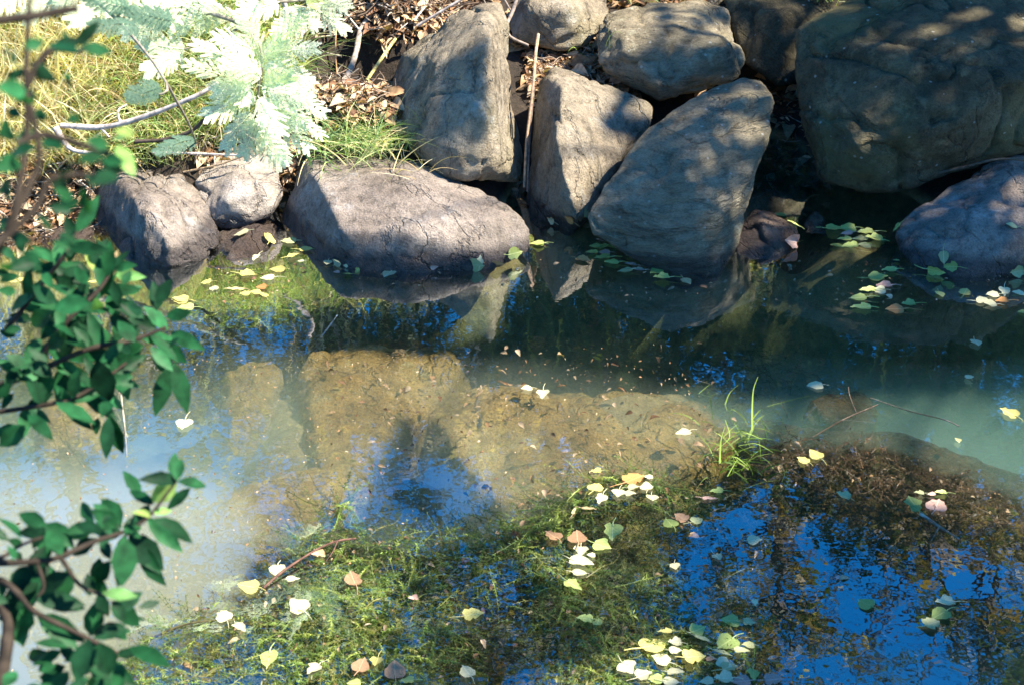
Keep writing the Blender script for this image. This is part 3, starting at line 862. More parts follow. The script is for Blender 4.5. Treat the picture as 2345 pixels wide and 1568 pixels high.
ANCH = [  # phrase, x, y (display coordinates)
    ('on the weed edge below the sandy sunken rock', 1440, 1120),
    ('beside the red-brown sunken twig', 620, 1330),
    ('on weed near the bottom edge left of centre', 760, 1540),
    ('on green weed in the lower middle', 1060, 1430),
    ('in the leaf chain left of the blue reflection', 1330, 1270),
    ('on the blue reflection near the lower centre', 1600, 1240),
    ('at the upper edge of the blue sky reflection', 1590, 1150),
    ('in the big bottom edge cluster', 1500, 1510),
    ('in the leafy group right of the big bottom cluster', 1680, 1470),
    ('on open blue reflection at lower right', 2100, 1410),
    ('beside the drowned twig at the right', 2120, 1160),
    ('on the drowned brown ledge', 1860, 1050),
    ('between the left and the long boulder', 620, 560),
    ('on the weed patch below the left stones', 590, 650),
    ('against the left end of the long boulder', 790, 600),
    ('against the right end of the long boulder', 1110, 600),
    ('in the dark inlet left of the egg-shaped boulder', 1280, 500),
    ('under the left flank of the egg-shaped boulder', 1380, 590),
    ('below the foot of the egg-shaped boulder', 1530, 640),
    ('near the small reddish stone', 1790, 545),
    ('in the raft left of the right edge boulder', 1960, 550),
    ('in the column of leaves on the dark water', 1990, 670),
    ('at the foot of the right edge boulder', 2160, 600),
    ('on top of the right edge boulder', 2320, 520),
    ('by the right picture edge below the purple-grey boulder', 2270, 690),
    ('on dark open water at the right', 2230, 830),
    ('beside the teal shaded pool at right', 2310, 950),
    ('near the green water grass', 1860, 890),
    ('on the sandy sunken rock in the middle', 1240, 890),
    ('near the sandy sunken rock right end', 1565, 990),
    ('alone on the milky pool at left', 420, 970),
    ('behind the shrub at the far left', 60, 640),
    ('at the tip of the shrub at left', 430, 700),
    ('in the bottom edge cluster of the lower middle', 960, 1540),
]
rows = []
for tab, txt in LEAVES.items():
    ox, oy, sc = TABS[tab]
    for e in txt.split():
        f = e.split(',')
        zx, zy, wd, ang = map(float, f[:4])
        px, py = (ox + zx / sc) / 1.0665, (oy + zy / sc) / 1.0665
        a = min(ANCH, key=lambda q: math.hypot(q[1] - px, (q[2] - py) * 1.3))
        rows.append(dict(px=px, py=py, w=wd / sc / 1.0665, ang=ang, c=f[4], sh=f[5] if len(f) > 5 else '', a=a[0]))
groups = {}
for r_ in rows:
    groups.setdefault((r_['a'], r_['c'], r_['sh']), []).append(r_)
ORD = ['leftmost', 'second from left', 'third from left', 'fourth from left', 'fifth from left', 'sixth from left', 'seventh from left', 'eighth from left', 'ninth from left', 'tenth from left', 'eleventh from left']
for key, g in groups.items():
    g.sort(key=lambda q: q['px'])
    for k, r_ in enumerate(g):
        kind = {'': 'heart-shaped', 'n': 'narrow', 'k': 'curled'}[r_['sh']]
        lab = f"{LM[r_['c']][1]} {kind} leaf {r_['a']}"
        if len(g) > 1:
            lab += ', ' + (ORD[k] if k < len(g) - 1 else 'rightmost')
        r_['label'] = lab
for k, r_ in enumerate(rows):
    c, sh = r_['c'], r_['sh']
    hb = hit(r_['px'], r_['py'])
    w = W(r_['px'], r_['py'])
    up = np.array([0, 0, 1.0]); pos = w + np.array([0, 0, 0.004 + 0.0012 * (k % 4)])
    if hb is not None:
        pos = hb[0] + hb[1] * 0.006; up = hb[1]
    dist = np.linalg.norm(pos - CAM)
    size = r_['w'] / FPX * dist
    me = NARROW[k % 3] if sh == 'n' else (CURLED if sh == 'k' else BLADES[(k * 5) % 14])
    if sh == 'n': size *= 0.8
    else: size *= 0.92
    fore = (CAMH - 0) / dist
    t = math.radians(r_['ang'])
    dirv = np.array([math.cos(t), math.sin(t) / max(fore, 0.3), 0.0])   # towards the stalk
    yv = norm(-dirv - up * np.dot(-dirv, up)); xv = np.cross(yv, up)
    tilt = rng.normal(0, 0.10 if hb is None else 0.15, 2)
    zv = norm(up + xv * tilt[0] + yv * tilt[1]); xv = norm(np.cross(yv, zv)); yv = np.cross(zv, xv)
    o = link('leaf', me)
    Mx = Matrix(((xv[0], yv[0], zv[0], pos[0]), (xv[1], yv[1], zv[1], pos[1]), (xv[2], yv[2], zv[2], pos[2]), (0, 0, 0, 1)))
    o.matrix_world = Mx @ Matrix.Scale(float(size), 4)
    o.material_slots[0].link = 'OBJECT'; o.material_slots[0].material = LM[c][0]
    tag(o, r_['label'], 'leaf', 'leaves fallen on the stream')
    if size > 0.025 and sh != 'k':
        s_ = bpy.data.objects.new('leaf_stalk', STALK); COL.objects.link(s_); s_.parent = o
        s_.scale = (1, rng.uniform(0.7, 1.15), 1)
        s_.material_slots[0].link = 'OBJECT'; s_.material_slots[0].material = LM[c][0]


# ------------------------------------------------------------------ grass on the left bank
def in_poly(px, py, poly):
    px = np.asarray(px); py = np.asarray(py); c = np.zeros(px.shape, bool)
    n = len(poly); j = n - 1
    for i in range(n):
        xi, yi = poly[i]; xj, yj = poly[j]
        k = ((yi > py) != (yj > py)) & (px < (xj - xi) * (py - yi) / (yj - yi + 1e-12) + xi)
        c ^= k; j = i
    return c


def proj(p):
    p = np.asarray(p, float) - CAM
    f = p[..., 1] * CA - p[..., 2] * SA
    u = p[..., 0] / f; v = (p[..., 1] * SA + p[..., 2] * CA) / f
    return 1172 + u * FPX, 784 - v * FPX


def scatter(n, x0, x1, y0, y1, poly=None):
    x = rng.uniform(x0, x1, n); y = rng.uniform(y0, y1, n)
    p = np.stack([x, y, gz(x, y)], 1)
    if poly is not None:
        a, b = proj(p)
        p = p[in_poly(a, b, poly)]
    return p


def grass(acc, roots, lmin, lmax, w, cols, lean=(0, -0.3), spread=0.5, droop=0.6, K=7):
    N = len(roots)
    L = rng.uniform(lmin, lmax, N)
    d = np.stack([lean[0] + rng.normal(0, spread, N), lean[1] + rng.normal(0, spread, N), np.ones(N)], 1)
    d = norm(d)
    t = np.linspace(0, 1, K)
    h = norm(d * np.array([1, 1, 0]) + 1e-4)
    dr = rng.uniform(0.3, 1.0, N) * droop
    path = roots[:, None] + d[:, None] * (L[:, None] * t)[:, :, None]
    path = path + h[:, None] * (L * dr)[:, None, None] * (t ** 2 * 0.5)[None, :, None]
    path[:, :, 2] -= (L * dr)[:, None] * (t ** 2.3)[None] * 0.8
    side = np.cross(d, rng.normal(0, 1, (N, 3)))
    wd = w * rng.uniform(0.6, 1.4, N)[:, None] * (1 - t ** 1.6 * 0.9)[None]
    cols = np.asarray(cols)
    c = cols[rng.integers(0, len(cols), N)] * rng.uniform(0.7, 1.25, N)[:, None]
    acc.ribbons(path, wd, side, c)


STRAW = [(0.66, 0.54, 0.30), (0.74, 0.63, 0.40), (0.52, 0.38, 0.19), (0.76, 0.69, 0.48)]
GREENS = [(0.32, 0.42, 0.15), (0.42, 0.50, 0.22), (0.20, 0.32, 0.12), (0.56, 0.58, 0.30)]
ac = Acc()
Pg = [(-60, -80), (760, -80), (720, 60), (690, 200), (560, 330), (420, 380), (230, 395), (100, 420), (-60, 430)]
r1 = scatter(26000, -2.4, -0.3, 4.7, 6.6, Pg)
a_, b_ = proj(r1)
green = rng.random(len(r1)) < np.clip(0.35 + (a_ - 150) / 600 + 0.25 * fbm(r1 * 3, 2, 3), 0.08, 0.85)
grass(ac, r1[green], 0.14, 0.36, 0.0050, GREENS, lean=(0.1, -0.35), spread=0.35, droop=0.8)
grass(ac, r1[~green], 0.10, 0.34, 0.0050, STRAW, lean=(0.1, -0.35), spread=0.45, droop=0.7)
# further up the slope behind
r2 = scatter(9000, -4.5, 3.5, 6.2, 8.5)
grass(ac, r2, 0.12, 0.30, 0.008, STRAW + GREENS[:2], spread=0.4, droop=0.7, K=5)
r3 = scatter(16000, -2.4, -0.9, 4.6, 6.2, [(-80, 60), (190, 40), (260, 300), (240, 400), (-80, 420)])[:900]
grass(ac, r3, 0.12, 0.42, 0.009, [(0.80, 0.70, 0.50), (0.85, 0.78, 0.62), (0.62, 0.48, 0.30)], lean=(0.15, -0.2), spread=0.4, droop=0.25)
r3 = scatter(30000, -2.2, -0.4, 4.6, 6.2, [(100, 60), (700, 60), (560, 330), (230, 395)])[:500]
grass(ac, r3, 0.15, 0.4, 0.004, [(0.55, 0.38, 0.24), (0.75, 0.62, 0.45), (0.3, 0.2, 0.12)], lean=(0.1, -0.3), spread=0.8, droop=0.4)
g = ac.build('bank_grass', M_GRASS)
tag(g, 'tangle of dry straw and green grass hanging down the sunny left bank', 'grass', kind='stuff')


def tuft(label, px, py, Y, n, l0, l1, cols, w=0.004, spread=0.5, droop=0.7, z=None, r=0.05, name='grass_tuft', lean=(0, -0.25)):
    c = P(px, py, Y)
    for yy in np.linspace(4.4, 6.5, 211):
        c = P(px, py, yy)
        if c[2] <= gz(np.array([c[0]]), np.array([yy]))[0] or (name == 'free' and yy >= Y): break
    if hit(px, py) is not None: c = hit(px, py)[0]
    rt = np.stack([rng.normal(0, r, n), rng.normal(0, r, n), np.zeros(n)], 1)
    ac = Acc(); grass(ac, rt, l0, l1, w, cols, lean=lean, spread=spread, droop=droop)
    o = ac.build(name, M_GRASS)
    o.location = c
    tag(o, label, 'grass tuft')
    return o


tuft('green grass tuft drooping over the dark hollow behind the long low boulder', 805, 330, 5.02, 420, 0.10, 0.30, GREENS + [(0.14, 0.26, 0.10), STRAW[0]], spread=0.75, r=0.10)
tuft('small green grass tuft left of the tall boulder foot', 870, 320, 5.06, 140, 0.06, 0.18, GREENS + STRAW[:2], spread=0.8, r=0.05)
tuft('dry pale grass wisps on the top of the long low boulder', 930, 392, 4.86, 22, 0.08, 0.2, STRAW, w=0.0025, spread=1.2, r=0.05)
tuft('few tall green blades between the two-faced boulder and the squarish boulder', 1330, 110, 5.45, 9, 0.08, 0.18, [(0.35, 0.5, 0.12)], w=0.006, spread=0.5, r=0.06)
tuft('single bent blade in front of the squarish boulder', 1392, 110, 5.3, 2, 0.16, 0.18, [(0.4, 0.52, 0.18)], w=0.006, spread=0.15, r=0.01, droop=0.9)
tuft('green grass sprig at top edge left of the squarish boulder', 1440, 6, 5.8, 26, 0.1, 0.2, GREENS, w=0.005, spread=0.8, r=0.05)
tuft('green grass sprig at top edge above the dark gap boulder', 1890, -8, 5.9, 30, 0.1, 0.2, GREENS, w=0.005, spread=0.8, r=0.06)
tuft('yellow-green weeds beside the left boulder behind the shrub tip', 215, 590, 4.42, 18, 0.04, 0.12, [(0.45, 0.5, 0.1)], w=0.006, spread=0.7, r=0.03)

# ------------------------------------------------------------------ dead leaf and twig litter
LIT = [(0.30, 0.17, 0.09), (0.42, 0.26, 0.14), (0.52, 0.36, 0.22), (0.22, 0.12, 0.07), (0.58, 0.44, 0.30)]


def litter(acc, roots, size, lift=0.02):
    N = len(roots)
    th = rng.uniform(0, 2 * np.pi, N)
    d = np.stack([np.cos(th), np.sin(th), rng.normal(0, 0.35, N)], 1)
    n = norm(np.stack([rng.normal(0, 0.5, N), rng.normal(-0.2, 0.5, N), np.ones(N)], 1))
    c = np.asarray(LIT)[rng.integers(0, len(LIT), N)] * rng.uniform(0.7, 1.3, N)[:, None]
    s_ = np.clip(rng.lognormal(0, .5, N), .35, 2.6) * size
    acc.leaves(roots + np.array([0, 0, lift]) + rng.normal(0, lift * .5, (N, 3)), d, n, s_, s_ * rng.uniform(0.25, 0.7, N), c, fold=0.35, droop=0.4)


def twigs(acc, roots, l0, l1, rad, flat=0.35, cols=((0.20, 0.14, 0.10), (0.42, 0.33, 0.25), (0.16, 0.11, 0.08), (0.56, 0.48, 0.40))):
    for p in roots:
        L = rng.uniform(l0, l1); th = rng.uniform(0, 2 * np.pi)
        d = norm(np.array([np.cos(th), np.sin(th), rng.normal(0, flat)]))
        k = rng.normal(0, 0.08 * L, (2, 3))
        pts = np.array([p - d * L / 2, p - d * L * .15 + k[0], p + d * L * .2 + k[1], p + d * L / 2]) + np.array([0, 0, 0.02])
        c = np.array(cols[rng.integers(0, len(cols))]) * rng.uniform(.7, 1.2)
        r0 = rad * rng.uniform(0.5, 1.3)
        acc.tube(spline(pts, 9), r0, r0 * .5, c, 5)


ac = Acc()
zones = [([(700, 210), (900, 215), (905, 300), (720, 290)], 1500, 0.032), ([(1190, 90), (1330, 90), (1480, 240), (1230, 260)], 1300, 0.034),
         ([(1750, 200), (1860, 200), (1900, 520), (1720, 520)], 260, 0.035), ([(-40, 390), (230, 380), (210, 560), (-40, 600)], 1600, 0.034),
         ([(700, -60), (1140, -60), (1060, 60), (900, 110), (720, 90)], 1900, 0.035), ([(420, 360), (690, 340), (660, 470), (620, 520)], 500, 0.034),
         ([(1380, -60), (1680, -60), (1640, 20), (1400, 30)], 600, 0.035), ([(1170, 420), (1240, 420), (1250, 500), (1180, 500)], 80, 0.04)]
for poly, n, s_ in zones:
    pts = scatter(90000, -2.4, 1.8, 4.4, 6.8, poly)[:n]
    litter(ac, pts, s_)
pts = scatter(3500, -5, 5, 5.6, 9)
litter(ac, pts, 0.07)
o = ac.build('leaf_litter', M_LITTER)
tag(o, 'brown dead leaves scattered over the bank and between the boulders', 'leaf litter', kind='stuff')

ac = Acc()
for poly, n, a0, a1, rad, z in [([(690, -60), (1150, -60), (1080, 50), (930, 110), (720, 110)], 420, 0.08, 0.32, 0.0035, 0.05), ([(700, 200), (900, 215), (905, 290), (720, 290)], 120, 0.04, 0.13, 0.0025, 0.02),
                       ([(1190, 90), (1330, 90), (1480, 240), (1230, 260)], 110, 0.04, 0.14, 0.0025, 0.02), ([(1750, 250), (1860, 200), (1880, 480), (1730, 480)], 60, 0.05, 0.15, 0.003, 0.02),
                       ([(-40, 380), (230, 380), (210, 560), (-40, 590)], 160, 0.05, 0.2, 0.003, 0.02), ([(420, 330), (690, 320), (660, 420), (480, 420)], 60, 0.06, 0.2, 0.003, 0.02)]:
    pts = scatter(20000, -2.4, 1.8, 4.4, 6.8, poly)[:n]
    pts[:, 2] += rng.uniform(0, z * 2.5, len(pts))
    twigs(ac, pts, a0, a1, rad)
o = ac.build('twig_litter', M_BARK)
tag(o, 'mat of small dead twigs and straw lodged on the bank', 'twig litter', kind='stuff')


def stick(label, pts, r0, r1, col, name='dead_branch', cat='branch', n=20, forks=()):
    p = spline([P(*q) for q in pts], n)
    ac = Acc(); org = p[0]
    ac.tube(p - org, r0, r1, col, 8, 0.12)
    for f in forks:
        q = spline([P(*k) for k in f], 10)
        ac.tube(q - org, r1 * 0.9, r1 * 0.4, col, 6, 0.1)
    o = ac.build(name, M_BARK); o.location = org
    tag(o, label, cat)
    return o


PALE, BRN, DRK = (0.55, 0.47, 0.42), (0.25, 0.15, 0.10), (0.09, 0.065, 0.05)
stick('bare pale curved branch crossing the sunny grass at left', [(140, 288, 4.75), (235, 292, 4.72), (330, 268, 4.70), (445, 222, 4.68), (500, 190, 4.7)], 0.011, 0.007, PALE, forks=[[(275, 285, 4.71), (270, 255, 4.72), (290, 240, 4.74)], [(230, 292, 4.72), (250, 315, 4.7)]])
stick('short pale bent branch under the curved one', [(125, 292, 4.72), (150, 330, 4.7), (175, 347, 4.68), (230, 352, 4.66)], 0.012, 0.006, PALE)
stick('dark thin branch reaching from the grass to the wattle', [(310, 325, 4.68), (380, 320, 4.66), (440, 300, 4.64), (480, 262, 4.62), (520, 240, 4.6)], 0.008, 0.005, DRK)
stick('thin straight pale twig above the left boulder', [(350, 350, 4.8), (440, 352, 4.78), (560, 357, 4.75)], 0.005, 0.004, PALE)
stick('tan twig slanting above the small pale boulder', [(420, 395, 4.85), (500, 378, 4.82), (560, 357, 4.8)], 0.004, 0.003, (0.45, 0.32, 0.2))
stick('brown stick standing in the gap between the tall boulder and the wedge slab', [(1232, 80, 5.3), (1226, 125, 5.15), (1222, 180, 5.0), (1213, 260, 4.92), (1205, 330, 4.86), (1200, 430, 4.78)], 0.0065, 0.005, (0.40, 0.27, 0.18))
stick('thin grey stick beside the brown one in the boulder gap', [(1222, 200, 4.98), (1213, 300, 4.9), (1207, 440, 4.76)], 0.005, 0.004, (0.16, 0.12, 0.1))
stick('peeling grey root leaning out of the dark hollow', [(880, 0, 5.7), (830, 60, 5.55), (815, 120, 5.4), (800, 165, 5.3), (780, 200, 5.22)], 0.010, 0.013, (0.36, 0.30, 0.25))
stick('yellow-green mossy stem slanting across the dark hollow', [(905, 90, 5.45), (870, 140, 5.32), (840, 185, 5.22)], 0.007, 0.006, (0.5, 0.45, 0.18))
stick('grey forked branch at the top edge right of the tall boulder', [(1190, -20, 5.5), (1172, 30, 5.45), (1160, 60, 5.4), (1168, 85, 5.38), (1210, 105, 5.36)], 0.008, 0.005, (0.3, 0.24, 0.2), forks=[[(1172, 30, 5.45), (1155, 0, 5.5), (1148, -20, 5.52)]])
stick('straight pale stick pointing up at the top edge left of the tall boulder', [(955, 60, 5.5), (1030, 15, 5.5), (1120, -40, 5.52)], 0.006, 0.004, PALE)
stick('thick grey stem behind the wattle at the top', [(640, -20, 5.1), (655, 30, 5.1), (635, 80, 5.08), (600, 130, 5.05)], 0.010, 0.008, (0.5, 0.42, 0.40))
stick('orange-brown twig hanging in the dark hollow', [(770, 55, 5.4), (768, 120, 5.3), (772, 175, 5.22)], 0.003, 0.003, (0.5, 0.28, 0.14))
stick('dark forked stick on the litter at the far left', [(10, 480, 4.9), (70, 440, 4.85), (105, 400, 4.8)], 0.010, 0.006, DRK)
stick('dark trailing root under the huge mossy boulder', [(2130, 400, 4.7), (2200, 385, 4.68), (2290, 365, 4.66), (2400, 372, 4.66)], 0.006, 0.004, (0.1, 0.08, 0.06))


def wstick(label, pts, r0, r1, col, name='sunken_twig', forks=()):
    def cv(q): return W(q[0], q[1], q[2] if len(q) > 2 else -0.01)
    p = spline([cv(q) for q in pts], 18); org = p[0]
    ac = Acc(); ac.tube(p - org, r0, r1, col, 7, 0.12)
    for f in forks:
        ac.tube(spline([cv(q) for q in f], 8) - org, r1 * .9, r1 * .4, col, 5, 0.1)
    o = ac.build(name, M_BARK); o.location = org
    tag(o, label, 'twig')


wstick('red-brown curved twig lying on the green weed at lower left', [(603, 1345, 0.004), (650, 1305, 0.01), (720, 1260, 0.014), (770, 1238, 0.012), (815, 1232, 0.004)], 0.0034, 0.0024, (0.14, 0.075, 0.055), 'floating_twig', forks=[[(772, 1238, 0.012), (762, 1262, 0.008), (745, 1285, 0.004)]])
wstick('forked pale twig drowned below the leaves at right', [(2105, 1175, 0.0), (2150, 1205, -0.01), (2190, 1230, -0.02)], 0.005, 0.003, (0.45, 0.36, 0.28), forks=[[(2150, 1205, -.01), (2130, 1240, -.02)]])
wstick('thin pale twig under the water in the middle near the long boulder', [(735, 772, -0.02), (755, 745, -0.01), (772, 722, 0.0)], 0.003, 0.002, (0.5, 0.5, 0.45))
wstick('thin brown twig poking from the sunken ledge', [(1860, 1000, -0.03), (1930, 960, 0.0), (2010, 925, 0.03)], 0.0022, 0.0015, (0.2, 0.14, 0.1), forks=[[(1960, 945, 0.01), (1945, 905, 0.06), (1942, 885, 0.06)]])
wstick('long thin drowned twig crossing to the leaf at right', [(1990, 910, -0.03), (2080, 940, -0.02), (2160, 960, 0.0), (2195, 975, 0.01)], 0.002, 0.0015, (0.22, 0.18, 0.15))
wstick('pale reed stub standing in the milky water beside the shrub', [(272, 862, 0.10), (280, 930, 0.05), (286, 985, 0.0), (290, 1045, -0.06)], 0.0025, 0.003, (0.40, 0.36, 0.27), 'dead_reed')
wstick('dark curved floating stem at the weed edge near the shrub', [(330, 1470, -0.01), (390, 1440, 0.0), (440, 1425, 0.005), (500, 1418, 0.0)], 0.003, 0.002, (0.08, 0.07, 0.03))

# water grass standing right of the sandy rock
ac = Acc()
base = W(1700, 1040)
for (pts, w_) in [([(1722, 985, 0), (1722, 930, .05), (1725, 890, .09), (1735, 862, .12)], .007), ([(1722, 960, 0), (1745, 935, .03), (1800, 918, .05), (1855, 905, .05)], .007), ([(1725, 965, 0), (1760, 945, .02), (1850, 920, .03)], .005),
                  ([(1648, 1060, 0), (1650, 1010, .03), (1660, 975, .05)], .006), ([(1655, 1000, 0), (1690, 970, .03), (1730, 960, .03)], .006), ([(1660, 1010, 0), (1700, 990, .02), (1745, 1005, .01)], .006),
                  ([(1665, 1090, 0), (1690, 1050, .02), (1720, 1035, .02)], .005), ([(1640, 1030, 0), (1670, 1000, .02), (1660, 960, .05)], .005), ([(1690, 1020, 0), (1730, 1015, .02), (1770, 1035, .0)], .005),
                  ([(1600, 900, 0), (1625, 880, .02), (1650, 870, .02)], .005), ([(1660, 925, 0), (1670, 900, .03), (1690, 880, .04)], .005), ([(1640, 1060, 0), (1680, 1045, .01), (1710, 1065, 0)], .006)]:
    p = spline([W(*q) for q in pts], 12)
    ac.ribbons((p - base)[None], np.linspace(1, .25, len(p)) * w_, [[1, 0.2, 0.4]], [(0.38, 0.52, 0.10)])
rt = np.array([W(x, y, -0.05) for x, y in zip(rng.normal(1690, 45, 90), rng.normal(1040, 40, 90))]) - base
grass(ac, rt, 0.05, 0.12, 0.004, [(0.2, 0.34, 0.06), (0.35, 0.45, 0.1)], lean=(0.2, 0), spread=0.9, droop=0.8)
o = ac.build('water_grass', M_GRASS); o.location = base
tag(o, 'bright green water grass poking out of the pool right of the sandy sunken rock', 'water plant')

# ------------------------------------------------------------------ submerged pond weed
PW = [(230, 1570), (300, 1490), (420, 1420), (530, 1310), (640, 1205), (720, 1230), (760, 1140), (830, 1080), (870, 1180), (980, 1190), (1100, 1200), (1190, 1150), (1230, 1085), (1320, 1060), (1450, 1085), (1640, 1040),
      (1760, 1060), (1900, 1140), (2000, 1200), (1980, 1300), (1900, 1420), (1860, 1700), (230, 1700)]


def weed(acc, cen, n, spread_xy, L0, L1, cols, z0, z1, leaf=0.011):
    """feathery strands lying in the water"""
    N = n
    th = rng.uniform(0, 2 * np.pi, N)
    L = rng.uniform(L0, L1, N)
    K = 9
    t = np.linspace(0, 1, K)
    d = np.stack([np.cos(th), np.sin(th)], 1); pr = np.stack([-d[:, 1], d[:, 0]], 1)
    bend = rng.normal(0, 0.35, N)
    xy = cen[:, None] + d[:, None] * (L[:, None] * t)[:, :, None] + pr[:, None] * ((L * bend)[:, None] * t ** 2)[:, :, None]
    z = rng.uniform(z0, z1, N)[:, None] + 0.02 * np.sin(t * 5 + th[:, None]) * t
    z = np.minimum(z, 0.004)
    path = np.concatenate([xy, z[:, :, None]], 2)
    c = np.asarray(cols)[rng.integers(0, len(cols), N)] * rng.uniform(.6, 1.3, N)[:, None]
    side = np.stack([pr[:, 0], pr[:, 1], rng.normal(0, 0.4, N)], 1)
    acc.ribbons(path, 0.0022 * (1 - t * .5), side, c)
    M = 14
    tt = np.linspace(0.08, 1, M)
    ti = tt * (K - 1); k0 = np.minimum(ti.astype(int), K - 2); fr = ti - k0
    bp_ = path[:, k0] * (1 - fr)[None, :, None] + path[:, k0 + 1] * fr[None, :, None]
    dirs = norm(path[:, k0 + 1] - path[:, k0])
    for sgn in (-1, 1):
        sd_ = np.stack([-dirs[..., 1], dirs[..., 0], dirs[..., 2] * 0], -1) * sgn
        ld = norm(dirs * 0.8 + sd_ * 0.7 + rng.normal(0, .3, dirs.shape))
        ll = leaf * rng.uniform(.6, 1.4, (N, M, 1)) * (1.1 - 0.5 * tt)[None, :, None]
        cc = bp_ + ld * ll * .5
        nn = np.stack([rng.normal(0, .5, (N, M)), rng.normal(0, .5, (N, M)), np.ones((N, M))], -1)
        cc[..., 2] = np.minimum(cc[..., 2], 0.005)
        acc.cards(cc.reshape(-1, 3), ld.reshape(-1, 3), nn.reshape(-1, 3), ll.reshape(-1), ll.reshape(-1) * .28, np.repeat(c, M, 0))


def wscatter(n, poly, noise_cut=None, z=0):
    q = np.array(poly)
    px = rng.uniform(q[:, 0].min(), q[:, 0].max(), n); py = rng.uniform(q[:, 1].min(), q[:, 1].max(), n)
    m = in_poly(px, py, poly)
    p = np.array([W(a, b)[:2] for a, b in zip(px[m], py[m])])
    if noise_cut is not None:
        f = fbm(np.c_[p * 3.2, p[:, :1] * 0], 3, 41)
        p = p[f > noise_cut]
    return p


WC1 = [(0.10, 0.17, 0.03), (0.16, 0.24, 0.045), (0.07, 0.12, 0.025), (0.20, 0.20, 0.05), (0.26, 0.32, 0.06)]
WC2 = [(0.05, 0.085, 0.02), (0.07, 0.07, 0.025), (0.10, 0.09, 0.035), (0.04, 0.06, 0.02)]
ac = Acc()
p = wscatter(12000, PW, -0.5); weed(ac, p[:4600], len(p[:4600]), 0, 0.06, 0.18, WC2, -0.14, -0.045)
p = wscatter(14000, PW, 0.0); weed(ac, p[:4000], len(p[:4000]), 0, 0.05, 0.16, WC1, -0.05, 0.0)
PW5 = [(230, 1570), (420, 1430), (530, 1320), (640, 1215), (800, 1130), (1000, 1230), (1000, 1600), (230, 1600)]
p = wscatter(4000, PW5, -0.3); weed(ac, p[:650], len(p[:650]), 0, 0.05, 0.16, WC1, -0.035, 0.0)
PW2 = [(440, 690), (520, 610), (600, 590), (660, 640), (700, 700), (620, 720), (520, 730)]
p = wscatter(1500, PW2); weed(ac, p[:260], len(p[:260]), 0, 0.05, 0.13, WC1, -0.08, 0.0)
PW3 = [(1600, 800), (1720, 780), (1850, 810), (1800, 870), (1680, 880)]
p = wscatter(900, PW3); weed(ac, p[:120], len(p[:120]), 0, 0.05, 0.16, WC2, -0.1, -0.02)
PW4 = [(1750, 980), (2000, 1000), (2250, 1080), (2360, 1150), (2340, 1240), (2000, 1200), (1800, 1100)]
p = wscatter(1500, PW4); weed(ac, p[:420], len(p[:420]), 0, 0.04, 0.12, [(0.10, 0.06, 0.03), (0.16, 0.10, 0.05), (0.06, 0.05, 0.02)], -0.05, -0.01)
o = ac.build('pond_weed', M_WEED, smooth=False)
tag(o, 'dense feathery green pond weed just under the water in the foreground', 'pond weed', kind='stuff')
# bright specks of debris caught in the weed
ac = Acc()
p = wscatter(2600, PW, -0.5)[:1000]
litter(ac, np.c_[p, rng.uniform(-0.03, -0.002, len(p))], 0.012, 0.0)
PS = [(690, 800), (1650, 760), (1700, 1040), (1100, 1140), (700, 1050)]
p = wscatter(1500, PS)[:500]
litter(ac, np.c_[p, rng.uniform(-0.06, -0.01, len(p))], 0.012, 0.0)
p = wscatter(900, PW4)[:170]
litter(ac, np.c_[p, rng.uniform(-0.07, -0.03, len(p))], 0.011, 0.0)
p = wscatter(3000, [(-20, 850), (700, 800), (1700, 850), (1200, 1150), (500, 1400), (-20, 1600)])[:1100]
litter(ac, np.c_[p, rng.uniform(-0.002, 0.003, len(p))], 0.0042, 0.0)
p = wscatter(4000, [(480, 585), (640, 600), (1000, 620), (1220, 560), (1360, 560), (1560, 640), (1700, 600), (2060, 600), (2360, 630), (2360, 700), (1500, 690), (900, 680), (480, 700)])[:330]
litter(ac, np.c_[p, rng.uniform(-0.004, 0.004, len(p))], 0.010, 0.0)
o = ac.build('drowned_debris', M_LITTER)
tag(o, 'tiny pale leaf bits drifting among weed and over the sunken rocks', 'debris', kind='stuff')

# ------------------------------------------------------------------ silver wattle hanging over the left bank
wat = empty('wattle', (-1.0, 4.9, 0.35))
tag(wat, 'pale silvery wattle branch with feathery leaves glowing in the sun at upper left', 'wattle branch')
off = np.array(wat.location)
ab, af = Acc(), Acc()


